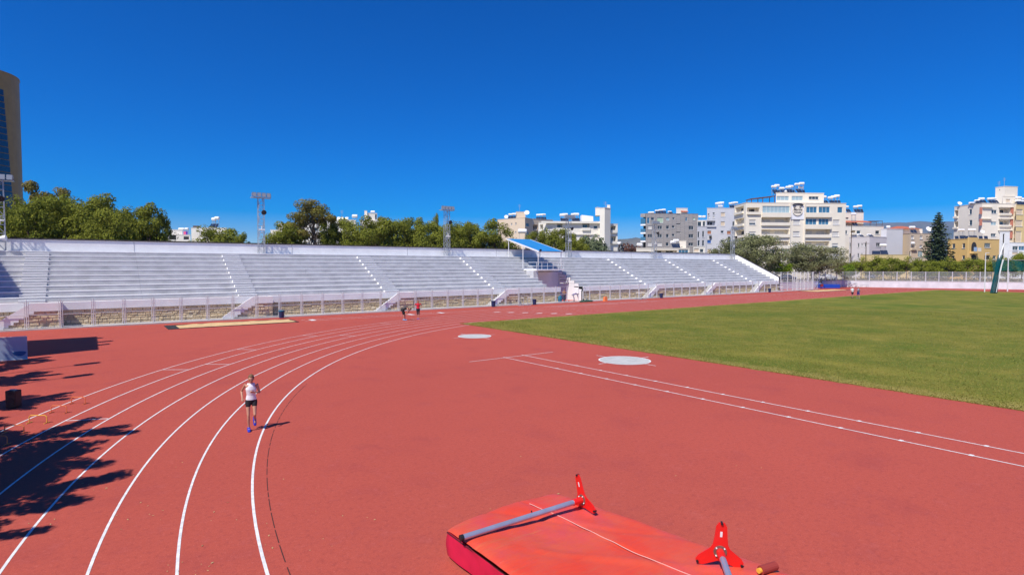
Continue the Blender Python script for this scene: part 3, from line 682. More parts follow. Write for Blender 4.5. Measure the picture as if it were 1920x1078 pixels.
def block(parent, poly, ytop, zb, m, wins=(), back=9.0, name='wall', coping=True, ztop=None, cm=None):
    """a volume whose visible walls follow poly [(pixel x, depth), ...] left to right; wins are openings (x0,y0,x1,y1,kind) in photo pixels"""
    pts = [dep(x, 500, d) for x, d in poly]
    for p in pts: p.z = 0
    if ztop is None: ztop = dep(poly[0][0] if not isinstance(ytop, tuple) else ytop[0], ytop if not isinstance(ytop, tuple) else ytop[1], poly[0][1] if not isinstance(ytop, tuple) else ytop[2]).z
    faces = [Face(a, b) for a, b in zip(pts[:-1], pts[1:])]
    fav = Vector((0, 0, 0))
    for f in faces: fav -= f.n
    fav = sum(pts, Vector((0, 0, 0))) / len(pts); fav.z = 0; fav.normalize()      # straight away from the street side
    bk = [pts[-1] + fav * back, pts[0] + fav * back]
    g = MB(); K = Vector((0, 0, 1))
    foot = pts + bk
    # closed sides and roof
    nP = len(foot)
    for i in range(len(pts) - 1, nP):
        a, b = foot[i], foot[(i + 1) % nP]
        g.add([a + K * zb, b + K * zb, b + K * ztop, a + K * ztop], [(0, 1, 2, 3)])
    g.add([p + K * ztop for p in foot], [tuple(range(nP))])
    todo = []
    for fi, f in enumerate(faces):
        hs = []
        for w in wins:
            xc = (w[0] + w[2]) / 2
            if not (poly[fi][0] <= xc < poly[fi + 1][0]): continue
            u0, z1 = f.uz(w[0], w[1]); u1, _ = f.uz(w[2], w[1]); _, z0 = f.uz(xc, w[3]); _, z1 = f.uz(xc, w[1])
            u0 = max(0.02, u0); u1 = min(f.L - 0.02, u1)
            if z1 > ztop - .05: z1 = ztop - .05
            if u1 - u0 < .1 or z1 - z0 < .05: continue
            kind = w[4]; d = 1.5 if kind[0] == 'B' else (0.06 if kind[0] == 'f' else 0.18)
            hs.append((u0, u1, z0, z1, d, kind))
        us = sorted({0.0, f.L, *[h[0] for h in hs], *[h[1] for h in hs]}); zs = sorted({zb, ztop, *[h[2] for h in hs], *[h[3] for h in hs]})
        for a, b in zip(us[:-1], us[1:]):
            for c, d in zip(zs[:-1], zs[1:]):
                mu, mz = (a + b) / 2, (c + d) / 2
                if any(h[0] < mu < h[1] and h[2] < mz < h[3] for h in hs): continue
                g.add([f.P(a, c), f.P(b, c), f.P(b, d), f.P(a, d)], [(0, 1, 2, 3)])
        for (u0, u1, z0, z1, d, kind) in hs:
            q = [f.P(u0, z0), f.P(u1, z0), f.P(u1, z1), f.P(u0, z1)]; r = [f.P(u0, z0, -d), f.P(u1, z0, -d), f.P(u1, z1, -d), f.P(u0, z1, -d)]
            g.add(q + r, [(0, 4, 5, 1), (1, 5, 6, 2), (2, 6, 7, 3), (3, 7, 4, 0)] + ([(4, 7, 6, 5)]))
            todo.append((f, u0, u1, z0, z1, d, kind))
    wall = g.build(name, m, parent); fix_normals(wall)
    def wquad(mb, f, a, b, c, d, off, th):
        mb.obox(f.P(a, c, off), f.u, f.n, b - a, th, d - c)
    for (f, u0, u1, z0, z1, d, kind) in todo:
        if kind[0] == 'B':                       # balcony: parapet in front, doors behind
            par = MB(); ph = float(kind[2:]) if len(kind) > 2 else 0.95
            wquad(par, f, u0 - .08, u1 + .08, z0 - .32, z0 + ph, -0.02, 0.42); o = par.build('balcony', cm or m, parent); fix_normals(o)
            w = u1 - u0; nd = max(1, int(w / 2.6)); k = PANE.get(kind[1], M_GLASS) if len(kind) > 1 else M_GLASS
            for i in range(nd):
                a = u0 + w * (i + .18) / nd; b = u0 + w * (i + .82) / nd
                fr = MB(); wquad(fr, f, a, b, z0 + .05, z0 + (z1 - z0) * .86, -d, 0.05); fo = fr.build('balcony_door', M_FRAME, parent); fix_normals(fo)
                pn = MB(); mid = (a + b) / 2
                wquad(pn, f, a + .07, mid - .04, z0 + .1, z0 + (z1 - z0) * .83, -d + .045, 0.02); wquad(pn, f, mid + .04, b - .07, z0 + .1, z0 + (z1 - z0) * .83, -d + .045, 0.02); fix_normals(pn.build('pane', k, fo))
        else:
            fr = MB(); t = 0.07; w = u1 - u0
            wquad(fr, f, u0, u0 + t, z0, z1, -d + .01, 0.07); wquad(fr, f, u1 - t, u1, z0, z1, -d + .01, 0.07); wquad(fr, f, u0 + t, u1 - t, z0, z0 + t, -d + .01, 0.07); wquad(fr, f, u0 + t, u1 - t, z1 - t, z1, -d + .01, 0.07)
            n = max(1, round(w / 1.0)) if kind[0] in 'wgp' else 1
            for i in range(1, n): c = u0 + w * i / n; wquad(fr, f, c - .035, c + .035, z0 + t, z1 - t, -d + .01, 0.07)
            if kind[0] in 'wsrucv' and z1 - z0 < 2.2: wquad(fr, f, u0 - .08, u1 + .08, z0 - .09, z0 - .005, -.02, 0.12)
            fo = fr.build('window', M_FRAME, parent); fix_normals(fo)
            pn = MB(); wquad(pn, f, u0 + t, u1 - t, z0 + t, z1 - t, -d + .012, 0.03); 
            if kind[0] in 'sruvc' and len(kind) > 1:      # half-closed shutter: glass under it
                pn = MB(); zz = z0 + (z1 - z0) * .35; wquad(pn, f, u0 + t, u1 - t, zz, z1 - t, -d + .012, 0.05); fix_normals(pn.build('shutter', PANE[kind[0]], fo)); pn = MB(); wquad(pn, f, u0 + t, u1 - t, z0 + t, zz, -d + .012, 0.02); fix_normals(pn.build('pane', M_GLASS, fo))
            else: fix_normals(pn.build('shutter' if kind[0] in 'sruvc' else 'pane', PANE[kind[0]], fo))
    if coping:
        g = MB()
        for f in faces: g.obox(f.P(-.06, ztop, -.2), f.u, f.n, f.L + .12, 0.27, 0.12)
        fix_normals(g.build('roof_edge', cm or m, parent))
    return ztop
def bld(name, label, x, d, zb):
    p = dep(x, 500, d); p.z = zb; return thing(name, label, 'building', p)
def zm(ox, oy, s):
    return lambda u, v: (ox + u / s, oy + v / s)
def zw(T, L):
    out = []
    for (a, b, c, d, k) in L: p = T(a, b); q = T(c, d); out.append((p[0], p[1], q[0], q[1], k))
    return out
HEAT_N = 0
def heater(px, py, d, zroof, label, group, w=1.5, panels=True, r=0.33):
    """roof water tank on legs with tilted collector; py = photo height of the tank centre"""
    p = dep(px, py, d); t = thing('water_heater', label, 'water heater', (p.x, p.y, zroof), group)
    h = max(0.5, p.z - zroof); t.rotation_euler = (0, 0, math.atan2(CAMR.y, CAMR.x) + random.uniform(-.25, .25))
    g = MB(); g.tube((-w / 2 + .12, 0, h), (w / 2 - .12, 0, h), r, n=14); g.tube((w / 2 - .12, 0, h), (w / 2, 0, h), r, r * .7, n=14); g.tube((-w / 2 + .12, 0, h), (-w / 2, 0, h), r, r * .7, n=14); g.build('tank', M_TANK, t, local=True, smooth=False)
    g = MB()
    for a in (-w * .35, w * .35):
        for b in (-.3, .3): g.bar((a, b, 0), (a, b * .6, h - r * .6), 0.06)
        g.bar((a, -.3, h * .5), (a, .3, h * .5), .05)
    g.bar((-w * .35, -.3, h * .55), (w * .35, -.3, h * .55), .05); g.build('stand', M_STEEL, t, local=True)
    if panels:
        g = MB(); ph = min(1.3, h * .95)
        g.prism([(-w * .5, -1.5, .08), (-.03, -1.5, .08), (-.03, -.45, ph), (-w * .5, -.45, ph)], (0, .05, .06)); g.prism([(.03, -1.5, .08), (w * .5, -1.5, .08), (w * .5, -.45, ph), (.03, -.45, ph)], (0, .05, .06))
        fix_normals(g.build('collector', M_PANEL, t, local=True))
    return t
def dish(px, py, d, zroof, label, r=.55):
    p = dep(px, py, d); t = thing('satellite_dish', label, 'satellite dish', (p.x, p.y, zroof))
    h = max(.3, p.z - zroof); g = MB(); g.tube((0, 0, 0), (0, 0, h), .05); g.build('mast', M_STEEL, t, local=True)
    n = Vector((-.55, -.65, .5)).normalized(); a = n.orthogonal().normalized(); b = n.cross(a); g = MB(); c = Vector((0, 0, h)); vs = [c - n * .05]; fs = []
    for k, q in ((.5, .0), (1.0, .16)):
        vs += [c + n * q + (a * math.cos(2 * math.pi * i / 16) + b * math.sin(2 * math.pi * i / 16)) * r * k for i in range(16)]
    fs = [(0, 1 + i, 1 + (i + 1) % 16) for i in range(16)] + [(1 + i, 17 + i, 17 + (i + 1) % 16, 1 + (i + 1) % 16) for i in range(16)]
    g.add(vs, fs); o = g.build('reflector', M_TANK, t, local=True); md = o.modifiers.new('t', 'SOLIDIFY'); md.thickness = .03
def antenna(px, py, d, zroof, label):
    p = dep(px, py, d); t = thing('roof_antenna', label, 'antenna', (p.x, p.y, zroof)); h = p.z - zroof
    g = MB(); g.tube((0, 0, 0), (0, 0, h), .045); g.build('mast', M_STEEL, t, local=True)
    g = MB()
    for k in range(4): g.bar((CAMR.x * -.5, CAMR.y * -.5, h - .15 - .25 * k), (CAMR.x * .5, CAMR.y * .5, h - .15 - .25 * k), .025)
    g.build('arms', M_STEEL, t, local=True)

# --- large cream apartment block with the name oval
T = zm(1320, 330, 5.989)
b1 = bld('apartment_block', 'large cream apartment block with rows of balconies and an oval name sign', 1480, 150, 1.3)
w1 = zw(T, [(485, 355, 625, 420, 'Bk.35'), (658, 338, 965, 415, 'p'), (645, 470, 962, 545, 'Bs.5'), (645, 602, 955, 676, 'Bs.5'), (740, 732, 955, 803, 'Bs.5'), (830, 870, 940, 938, 'w'),
    (1003, 490, 1080, 548, 's'), (1000, 622, 1076, 676, 's'), (1000, 752, 1072, 806, 's'), (1150, 345, 1270, 415, 'g'), (1290, 345, 1415, 415, 'g'), (1140, 480, 1265, 548, 'g'), (1288, 480, 1402, 548, 'g'),
    (1135, 602, 1415, 680, 'Bs.5'), (1130, 733, 1410, 806, 'Bs.5'), (1500, 350, 1556, 415, 'g'), (1448, 492, 1522, 548, 's'), (1440, 625, 1516, 680, 's'), (1438, 757, 1508, 806, 'sh'), (1448, 880, 1512, 928, 's'), (508, 492, 582, 548, 'sh'), (504, 625, 582, 672, 'sh'), (1450, 985, 1580, 1050, 'k')])  # top right blue pane colours in sky seen through an open hole
pl = [(T(460, 0)[0], 150), (T(1580, 0)[0], 152)]
w1 += zw(T, [(350, 345, 445, 418, 'Bw.3'), (352, 478, 450, 555, 'Bs.3'), (352, 605, 450, 682, 'Bk.3')])
zt1 = block(b1, [(T(330, 0)[0], 158)] + pl, (T(460, 0)[0], T(0, 302)[1], 150), 1.3, M_CREAM, w1, back=14)
zt1p = block(b1, [(T(795, 0)[0], 153.5), (T(1330, 0)[0], 154.5)], T(0, 192)[1], zt1 - .5, M_CREAM2, zw(T, [(818, 226, 955, 275, 'p'), (985, 226, 1112, 275, 'p'), (1178, 230, 1288, 265, 'w')]), back=8, name='penthouse')
f1 = Face(dep(pl[0][0], 500, 150), dep(pl[1][0], 500, 152))
def facebox(parent, name, f, x0, y0, x1, y1, out, m, d0=0.0):
    u0, _ = f.uz(x0, y0); u1, _ = f.uz(x1, y0); _, zt = f.uz((x0 + x1) / 2, y0); _, zb_ = f.uz((x0 + x1) / 2, y1)
    g = MB(); g.obox(f.P(u0, zb_, d0), f.u, f.n, u1 - u0, out, zt - zb_); o = g.build(name, m, parent); fix_normals(o); return o
for (a, b, c, d) in ((650, 415, 968, 465), (1138, 415, 1420, 466), (1132, 548, 1418, 598)):
    p = T(a, b); q = T(c, d); facebox(b1, 'balcony', f1, p[0], p[1], q[0], q[1], .55, M_CREAM, .02)
for (a, b, c, d) in ((965, 300, 1135, 1000),):
    p = T(a, b); q = T(970, d); facebox(b1, 'pilaster', f1, p[0], p[1], q[0], q[1], .35, M_CREAM, .02); p = T(1128, b); q = T(c, d); facebox(b1, 'pilaster', f1, p[0], p[1], q[0], q[1], .35, M_CREAM, .02)
# white panel, arch hood, disc and its lettering
p = T(972, 335); q = T(1124, 488); facebox(b1, 'sign_board', f1, p[0], p[1], q[0], q[1], .08, mat('board_white', (0.84, 0.84, 0.86), 0.6), .05)
uc, zc = f1.uz(*T(1048, 388)); ue, _ = f1.uz(*T(1110, 388)); rad = ue - uc
g = MB(); n = 40; g.prism([f1.P(uc + rad * math.cos(2 * math.pi * i / n), zc + rad * math.sin(2 * math.pi * i / n), .14) for i in range(n)], f1.n * .06); dsc = g.build('sign_disc', M_CREAM2, b1); fix_normals(dsc)
g = MB()
def ringseg(mb, f, uc, zc, r0, r1, a0, a1, off, th, n=24):
    for i in range(n):
        t0 = R(a0 + (a1 - a0) * i / n); t1 = R(a0 + (a1 - a0) * (i + 1) / n)
        mb.prism([f.P(uc + r0 * math.cos(t0), zc + r0 * math.sin(t0), off), f.P(uc + r1 * math.cos(t0), zc + r1 * math.sin(t0), off), f.P(uc + r1 * math.cos(t1), zc + r1 * math.sin(t1), off), f.P(uc + r0 * math.cos(t1), zc + r0 * math.sin(t1), off)], f.n * th)
ringseg(g, f1, uc, zc, rad * .93, rad * 1.0, -150, -30, .205, .03); ringseg(g, f1, uc, zc - rad * .55, rad * 1.62, rad * 1.80, 57, 123, .10, .35)
for sx in (-1, 1): ringseg(g, f1, uc + sx * rad * .52, zc + rad * .55, rad * .10, rad * .22, 0, 300, .205, .03, 10)
M_INK = mat('sign_ink', (0.05, 0.05, 0.06), 0.6); fix_normals(g.build('sign_ornament', M_INK, dsc))
def facetext(parent, f, txt, u, z, size, off, m, name='lettering', shear=0.25):
    cu = bpy.data.curves.new(name, 'FONT'); cu.body = txt; cu.size = size; cu.extrude = 0.02; cu.offset = 0.012; cu.align_x = 'CENTER'; cu.align_y = 'CENTER'; cu.shear = shear
    o = bpy.data.objects.new(name, cu); COL.objects.link(o); dg = bpy.context.evaluated_depsgraph_get(); me = bpy.data.meshes.new_from_object(o.evaluated_get(dg)); bpy.data.objects.remove(o)
    me.materials.clear(); me.materials.append(m); o = bpy.data.objects.new(name, me); COL.objects.link(o); o.parent = parent
    rt = parent
    while rt.parent: rt = rt.parent
    Mx = Matrix((f.u, Vector((0, 0, 1)), f.n)).transposed()
    o.rotation_euler = Mx.to_euler(); o.location = f.P(u, z, off) - Vector(rt.location); return o
facetext(dsc, f1, 'Marine', uc, zc + rad * .12, rad * .55, .21, M_INK); facetext(dsc, f1, 'House', uc - rad * .05, zc - rad * .32, rad * .5, .21, M_INK)
# terrace pergola
pg = thing('pergola', 'dark timber pergola on the roof terrace of the cream block', 'pergola', dep(T(655, 0)[0], 500, 154) * Vector((1, 1, 0)) + Vector((0, 0, zt1)))
A = pg.location; g = MB()
for a in (-3.2, -.2, 3.0):
    for b in (0, 3): q = A + CAMR * a + CAMF * b; g = MB(); g.bar(q, q + Vector((0, 0, 1.5 + .12 * (a + 3.2))), .14); g.build('post', M_PERG, pg)
for i in range(12): q = A + CAMR * -3.4 + CAMF * (i * .3) + Vector((0, 0, 1.5)); g = MB(); g.bar(q, q + CAMR * 6.7 + Vector((0, 0, .8)), .16); g.build('rafter', M_PERG, pg)
G1 = 'water heaters on the roof of the cream block'
for (u, v, pn) in ((785, 120, 1), (818, 108, 1), (875, 140, 1), (945, 128, 1), (975, 118, 1), (935, 175, 0), (1045, 95, 1), (1095, 85, 1), (1085, 130, 0)):
    x, y = T(u, v); heater(x, y, 157 + random.uniform(-1, 2), zt1p, 'white roof water heater on the penthouse of the large cream block', G1, panels=pn, w=1.4)
for (u, v) in ((1345, 235), (1420, 245), (1455, 235), (1492, 225)): x, y = T(u, v); heater(x, y, 157, zt1, 'white roof water heater beside the penthouse of the large cream block', 'water heaters beside the penthouse', w=1.4)

# --- white-grey block with blue and brown shutters
T = zm(1190, 370, 8.981)
b2 = bld('apartment_house', 'pale grey rendered apartment house with blue and brown shutters', 1345, 188, 0)
w2 = zw(T, [(1232, 275, 1262, 300, 'w'), (1315, 258, 1350, 285, 'w'), (1232, 330, 1262, 358, 's'), (1315, 318, 1350, 350, 's'), (1452, 255, 1525, 328, 'c'), (1450, 408, 1522, 482, 'c'), (1212, 395, 1360, 482, 'Bw.2'),
    (1225, 562, 1292, 622, 'r'), (1450, 562, 1500, 602, 'w'), (1555, 565, 1620, 625, 'r'), (1222, 718, 1290, 778, 'u'), (1448, 720, 1498, 755, 'w'), (1552, 718, 1620, 778, 'u'), (1225, 872, 1285, 940, 'c'), (1648, 408, 1680, 490, 'w')])
zt2 = block(b2, [(T(1208, 0)[0], 188), (T(1690, 0)[0], 188)], T(0, 185)[1], 0, M_LGREY, w2, back=12)
zt2b = block(b2, [(T(1045, 0)[0], 187), (T(1207, 0)[0], 187.8)], T(0, 490)[1], 0, M_LGREY, zw(T, [(1062, 578, 1092, 680, 'w'), (1140, 568, 1172, 672, 'w'), (1062, 725, 1098, 820, 'w'), (1138, 722, 1172, 822, 'w')]), back=11, name='side_wing')
block(b2, [(T(1045, 0)[0], 190), (T(1207, 0)[0], 190)], T(0, 390)[1], zt2b - .3, M_OFFW, zw(T, [(1060, 410, 1125, 490, 'w'), (1145, 405, 1190, 488, 'w')]), back=6, name='upper_storey')
for (u, v) in ((1395, 105), (1430, 98), (1465, 92), (1440, 150)): x, y = T(u, v); heater(x, y, 192, zt2, 'white water heater on the pale grey house with coloured shutters', 'water heaters on the pale grey house', panels=False)
for (u, v) in ((1100, 358), (1165, 358)): x, y = T(u, v); heater(x, y, 193, zt2b + 3.2, 'low white tank on the side wing of the pale grey house', 'tanks on the side wing', panels=False, w=1.1)
for (u, v) in ((1625, 105), (1660, 98), (1700, 92)): x, y = T(u, v); heater(x, y, 192, zt2, 'white water heater on the pale grey house next to the cream terrace', 'water heaters next to the cream terrace')
for (u, v) in ((1272, 665), (1585, 680)):
    f = Face(dep(T(1208, 0)[0], 500, 188), dep(T(1690, 0)[0], 500, 188)); p = T(u - 18, v - 18); q = T(u + 18, v + 22); facebox(b2, 'air_conditioner', f, p[0], p[1], q[0], q[1], .35, M_DARK, .02)

# --- grey stone-clad block
b3 = bld('apartment_house', 'grey stone clad apartment house with white balcony slabs at its corner', 1255, 213, 0)
w3 = zw(T, [(210, 342, 252, 442, 'g'), (275, 340, 328, 390, 'w'), (378, 342, 482, 432, 'v'), (530, 342, 585, 392, 'p'), (638, 342, 675, 375, 'w'), (855, 340, 885, 400, 'g'), (985, 340, 1018, 385, 'v'),
    (225, 478, 298, 540, 's'), (385, 478, 462, 540, 'w'), (530, 478, 580, 535, 'w'), (628, 475, 672, 518, 'w'), (912, 482, 990, 548, 'w'),
    (222, 618, 295, 680, 'w'), (385, 618, 460, 680, 'w'), (530, 618, 575, 678, 'w'), (628, 615, 672, 658, 'w'), (910, 622, 988, 684, 'w'),
    (218, 760, 290, 822, 's'), (382, 762, 458, 822, 's'), (525, 760, 572, 820, 'w'), (625, 760, 668, 805, 'w'), (908, 765, 985, 820, 'w'), (700, 440, 775, 460, 'k'), (700, 582, 775, 602, 'k'), (700, 280, 775, 302, 'k')])
zt3 = block(b3, [(T(182, 0)[0], 213), (T(1058, 0)[0], 215)], T(0, 275)[1], 0, M_CLAD, w3, back=13)
f3 = Face(dep(T(95, 0)[0], 500, 214.5), dep(T(182, 0)[0], 500, 213.2))
for v in (275, 452, 590, 730):
    p = T(98, v); q = T(182, v + (60 if v == 275 else 26)); facebox(b3, 'balcony_slab', f3, p[0], p[1], q[0], q[1], -2.5, M_CLAD if v == 275 else M_WHITE, 0)
    if v < 700:
        p = T(100, v + 80); q = T(180, v + (175 if v == 275 else 135)); facebox(b3, 'balcony_glass', f3, p[0], p[1], q[0], q[1], -.06, M_GLASSB, -.05)
p = T(125, 335); q = T(181, 900); facebox(b3, 'corner_wall', f3, p[0], p[1], q[0], q[1], -1.2, M_DARK, -1.2)
block(b3, [(T(690, 0)[0], 216), (T(880, 0)[0], 216.5)], T(0, 185)[1], zt3 - .2, M_OFFW, (), back=4, name='stair_house')
g = MB(); f = Face(dep(T(770, 0)[0], 500, 215.6), dep(T(905, 0)[0], 500, 215.8)); u0, z0 = f.uz(*T(780, 250)); u1, z1 = f.uz(*T(905, 222)); g.prism([f.P(u0, z0, .3), f.P(u1, z0, .3), f.P(u1 - .4, z1, -1.2), f.P(u0 + .2, z1 + .2, -1.2)], (0, 0, .12)); fix_normals(g.build('tiled_canopy', M_TERRA, b3))
for (u, v) in ((260, 258), (295, 256)): x, y = T(u, v); heater(x, y, 218, zt3, 'low white tank on the grey stone clad house', 'low tanks on the stone clad house', panels=False)
for (u, v) in ((375, 228), (435, 218), (490, 212)): x, y = T(u, v); heater(x, y, 218, zt3, 'white water heater on the grey stone clad house', 'water heaters on the stone clad house')
x, y = T(590, 245); heater(x, y, 218, zt3, 'white tank beside the stair house of the grey stone clad house', None, panels=True)

# --- low cream house in front of the grey block
b4 = bld('low_house', 'low cream flat roofed house just behind the grandstand wall', 1245, 150, 0)
zt4 = block(b4, [(T(25, 0)[0], 150), (T(920, 0)[0], 152)], T(0, 858)[1], 0, M_CREAM2, zw(T, [(130, 912, 235, 950, 'k'), (320, 890, 720, 960, 'Bk.1'), (740, 880, 905, 940, 'g')]), back=9)
block(b4, [(T(725, 0)[0], 155), (T(862, 0)[0], 155)], T(0, 735)[1], zt4 - .2, M_CREAM2, zw(T, [(782, 830, 812, 845, 'k')]), back=3, name='roof_room')
for (u, v, n) in ((80, 795, 0), (648, 755, 1), (695, 730, 1)): x, y = T(u, v); heater(x, y, 154.5, zt4, 'white tank on the low cream house behind the grandstand', 'tanks on the low cream house', panels=n, r=.4)
b4b = bld('garden_house', 'small house with open veranda between the low cream house and olive trees', 1305, 155, 0)
block(b4b, [(T(985, 0)[0], 155), (T(1180, 0)[0], 155)], T(0, 838)[1], 0, M_OFFW, zw(T, [(1000, 860, 1085, 925, 'c'), (1100, 870, 1160, 930, 'w')]), back=5)
x, y = T(1330, 930); dish(x, y, 150, dep(x, 470, 150).z - .6, 'white satellite dish just above the end of the grandstand wall', .75)

# --- beige block and white block behind the canopy
T = zm(920, 370, 7.385)
b5 = bld('apartment_house', 'beige apartment house with arched window and dishes on its roof', 960, 200, 0)
zt5 = block(b5, [(T(95, 0)[0], 202), (T(475, 0)[0], 194), (T(585, 0)[0], 200)], (T(475, 0)[0], T(0, 285)[1], 194), 0, M_BEIGE, zw(T, [(282, 355, 298, 380, 'w'), (340, 348, 356, 375, 'w'), (338, 470, 354, 492, 'w'), (488, 358, 532, 405, 'w'), (488, 470, 525, 520, 'w')]), back=10)
block(b5, [(T(586, 0)[0], 201), (T(860, 0)[0], 207)], (T(586, 0)[0], T(0, 300)[1], 201), 0, M_BEIGE, zw(T, [(590, 380, 655, 450, 'Bk.2'), (590, 490, 655, 540, 'Bk.2')]), back=10, name='side_wing')
zt5b = block(b5, [(T(350, 0)[0], 203), (T(480, 0)[0], 203)], T(0, 205)[1], zt5 - .3, M_BEIGE, (), back=4, name='roof_room')
for (u, v) in ((275, 238), (325, 232)): x, y = T(u, v); heater(x, y, 203, zt5, 'white tank at the left of the beige house roof room', 'tanks at the beige roof room')
for (u, v) in ((660, 245), (700, 242), (735, 240)): x, y = T(u, v); heater(x, y, 207, zt5, 'white water heater on the beige house wing', 'water heaters on the beige wing')
x, y = T(500, 215); dish(x, y, 200, zt5, 'white dish on the beige house right of the roof room', .9); x, y = T(215, 272); dish(x, y, 201, zt5, 'white dish at the far corner of the beige house roof', .7)
x, y = T(400, 100); antenna(x, y, 204, zt5b, 'thin red antenna mast on the beige house roof room')
x, y = T(440, 470); heater(x, y, 128, 3.2, 'white water tank on a tall stand just above the blue canopy', None, w=2.0, r=.5)
hs = bld('low_house', 'low flat house hidden behind the pines above the blue canopy', T(430, 0)[0], 126, 0); block(hs, [(T(330, 0)[0], 126), (T(560, 0)[0], 127)], 0, 0, M_OFFW, (), back=6, ztop=3.2)
b6 = bld('apartment_house', 'off white apartment house with tall stair tower and recessed balconies', 1075, 148, 0)
w6 = zw(T, [(680, 378, 725, 465, 'Bw.4'), (785, 400, 862, 458, 's'), (918, 368, 995, 445, 'Bw.4'), (1270, 362, 1370, 445, 'Bg.4'), (1425, 395, 1480, 435, 'w'), (1278, 528, 1372, 600, 'Bg.4')])
zt6 = block(b6, [(T(662, 0)[0], 150), (T(780, 0)[0], 147), (T(1510, 0)[0], 148)], (T(780, 0)[0], T(0, 342)[1], 147), 0, M_OFFW, w6, back=12)
f6 = Face(dep(T(780, 0)[0], 500, 147), dep(T(1510, 0)[0], 500, 148)); p = T(1035, 505); q = T(1500, 520); facebox(b6, 'floor_band', f6, p[0], p[1], q[0], q[1], .3, M_OFFW, .02); p = T(700, 335); q = T(1510, 362); facebox(b6, 'roof_slab', f6, p[0], p[1], q[0], q[1], .7, M_OFFW, .02)
zt6b = block(b6, [(T(1508, 0)[0], 146.5), (T(1575, 0)[0], 146), (T(1655, 0)[0], 147.5)], (T(1575, 0)[0], T(0, 148)[1], 146), 0, M_OFFW, (), back=4, name='stair_tower')
block(b6, [(T(1445, 0)[0], 147.2), (T(1507, 0)[0], 146.6)], T(0, 152)[1], dep(T(1500, 0)[0], T(0, 252)[1], 147).z, M_OFFW, (), back=3.5, name='tank_room')
zt6c = block(b6, [(T(1656, 0)[0], 149), (T(1755, 0)[0], 149.5)], T(0, 372)[1], 0, M_OFFW, zw(T, [(1662, 395, 1735, 478, 'Bw.4'), (1665, 540, 1738, 630, 'Bg.4')]), back=10, name='side_wing')
g = MB(); f = Face(dep(T(1260, 0)[0], 500, 151), dep(T(1445, 0)[0], 500, 151)); u0, z0 = f.uz(*T(1260, 330)); u1, z1 = f.uz(*T(1420, 265)); _, z2 = f.uz(*T(1262, 245)); g.prism([f.P(u0, z0), f.P(u1, z0), f.P(u1, z1), f.P(u0, z2)], f.n * -3); fix_normals(g.build('skylight_room', M_WHITE, b6))
for (u, v) in ((995, 245), (1030, 240), (1150, 240), (1185, 235)): x, y = T(u, v); heater(x, y, 152, zt6, 'white water heater on the off white house with the stair tower', 'water heaters on the stair tower house')
for i, u in enumerate((1590, 1480)): x, y = T(u, 60 if i == 0 else 125); antenna(x, y, 148.5, zt6b, ('tall' if i == 0 else 'short') + ' antenna on the off white stair tower')
p = dep(T(1628, 0)[0], 500, 148.2); ch = MB(); ch.obox(Vector((p.x, p.y, zt6b)) - CAMR * .35, CAMR, CAMF, .75, .7, dep(T(1628, 0)[0], T(0, 105)[1], 148.2).z - zt6b); fix_normals(ch.build('chimney', M_OFFW, b6))
x, y = T(1775, 640); heater(x, y, 185, 3.0, 'white tank beside the purple leaved tree', None, r=.5); hs = bld('low_house', 'low flat house beside the purple leaved tree', T(1775, 0)[0], 183, 0); block(hs, [(T(1745, 0)[0], 183), (T(1860, 0)[0], 184)], 0, 0, M_TERRA, (), back=6, ztop=3.0)

# --- blocks behind the pines on the left
T = zm(500, 370, 7.385)
b7 = bld('apartment_house', 'pale apartment house half hidden behind the pine row', 620, 190, 0)
zt7 = block(b7, [(T(720, 0)[0], 190), (T(1240, 0)[0], 192)], T(0, 310)[1], 0, M_OFFW, zw(T, [(640, 480, 700, 540, 'w'), (740, 470, 800, 520, 'w')]), back=10)
block(b7, [(T(430, 0)[0], 188), (T(719, 0)[0], 189.8)], T(0, 330)[1], 0, M_OFFW, zw(T, [(505, 565, 580, 610, 'Bk.4'), (510, 470, 565, 530, 'Bk.4'), (640, 420, 700, 470, 'w'), (620, 580, 690, 620, 'w')]), back=10, name='side_wing')
x, y = T(785, 290); heater(x, y, 194, zt7, 'white tank at the left of the dark collectors above the pines', None, panels=False)
for u in (840, 880, 1000, 1050, 1110):
    x, y = T(u, 270); p = dep(x, 500, 193); t = thing('solar_collector', 'dark tilted solar collector on the roof above the pines', 'solar collector', (p.x, p.y, zt7), 'dark collectors above the pines')
    g = MB(); q = Vector((p.x, p.y, zt7)); g.prism([q - CAMR * .5, q + CAMR * .5, q + CAMR * .5 + CAMF * .6 + Vector((0, 0, 1.1)), q - CAMR * .5 + CAMF * .6 + Vector((0, 0, 1.1))], CAMF * .06); fix_normals(g.build('glass', M_PANEL, t)); g = MB(); g.bar(q + CAMF * .9, q + CAMF * .55 + Vector((0, 0, 1.0)), .05); g.build('strut', M_STEEL, t)
x, y = T(1220, 262); heater(x, y, 193, zt7, 'large white tank on legs above the pine row', None, r=.55, panels=False, w=1.8)
x, y = T(1042, 180); antenna(x, y, 194, zt7, 'thin antenna above the pine row')
b8 = bld('apartment_house', 'cream house with boxy roof room rising above the pines', 700, 195, 0)
zt8 = block(b8, [(T(1300, 0)[0], 195), (T(1730, 0)[0], 198)], T(0, 322)[1], 0, M_CREAM2, (), back=9)
zt8b = block(b8, [(T(1400, 0)[0], 197), (T(1535, 0)[0], 198)], T(0, 222)[1], zt8 - .3, M_OFFW, zw(T, [(1500, 235, 1530, 310, 'w')]), back=4, name='roof_room')
block(b8, [(T(1362, 0)[0], 196), (T(1398, 0)[0], 196)], T(0, 190)[1], zt8 - .3, M_CREAM, (), back=1.5, name='chimney_block')
block(b8, [(T(1550, 0)[0], 199), (T(1600, 0)[0], 199)], T(0, 288)[1], zt8 - .3, M_TERRA, (), back=2, name='roof_hut')
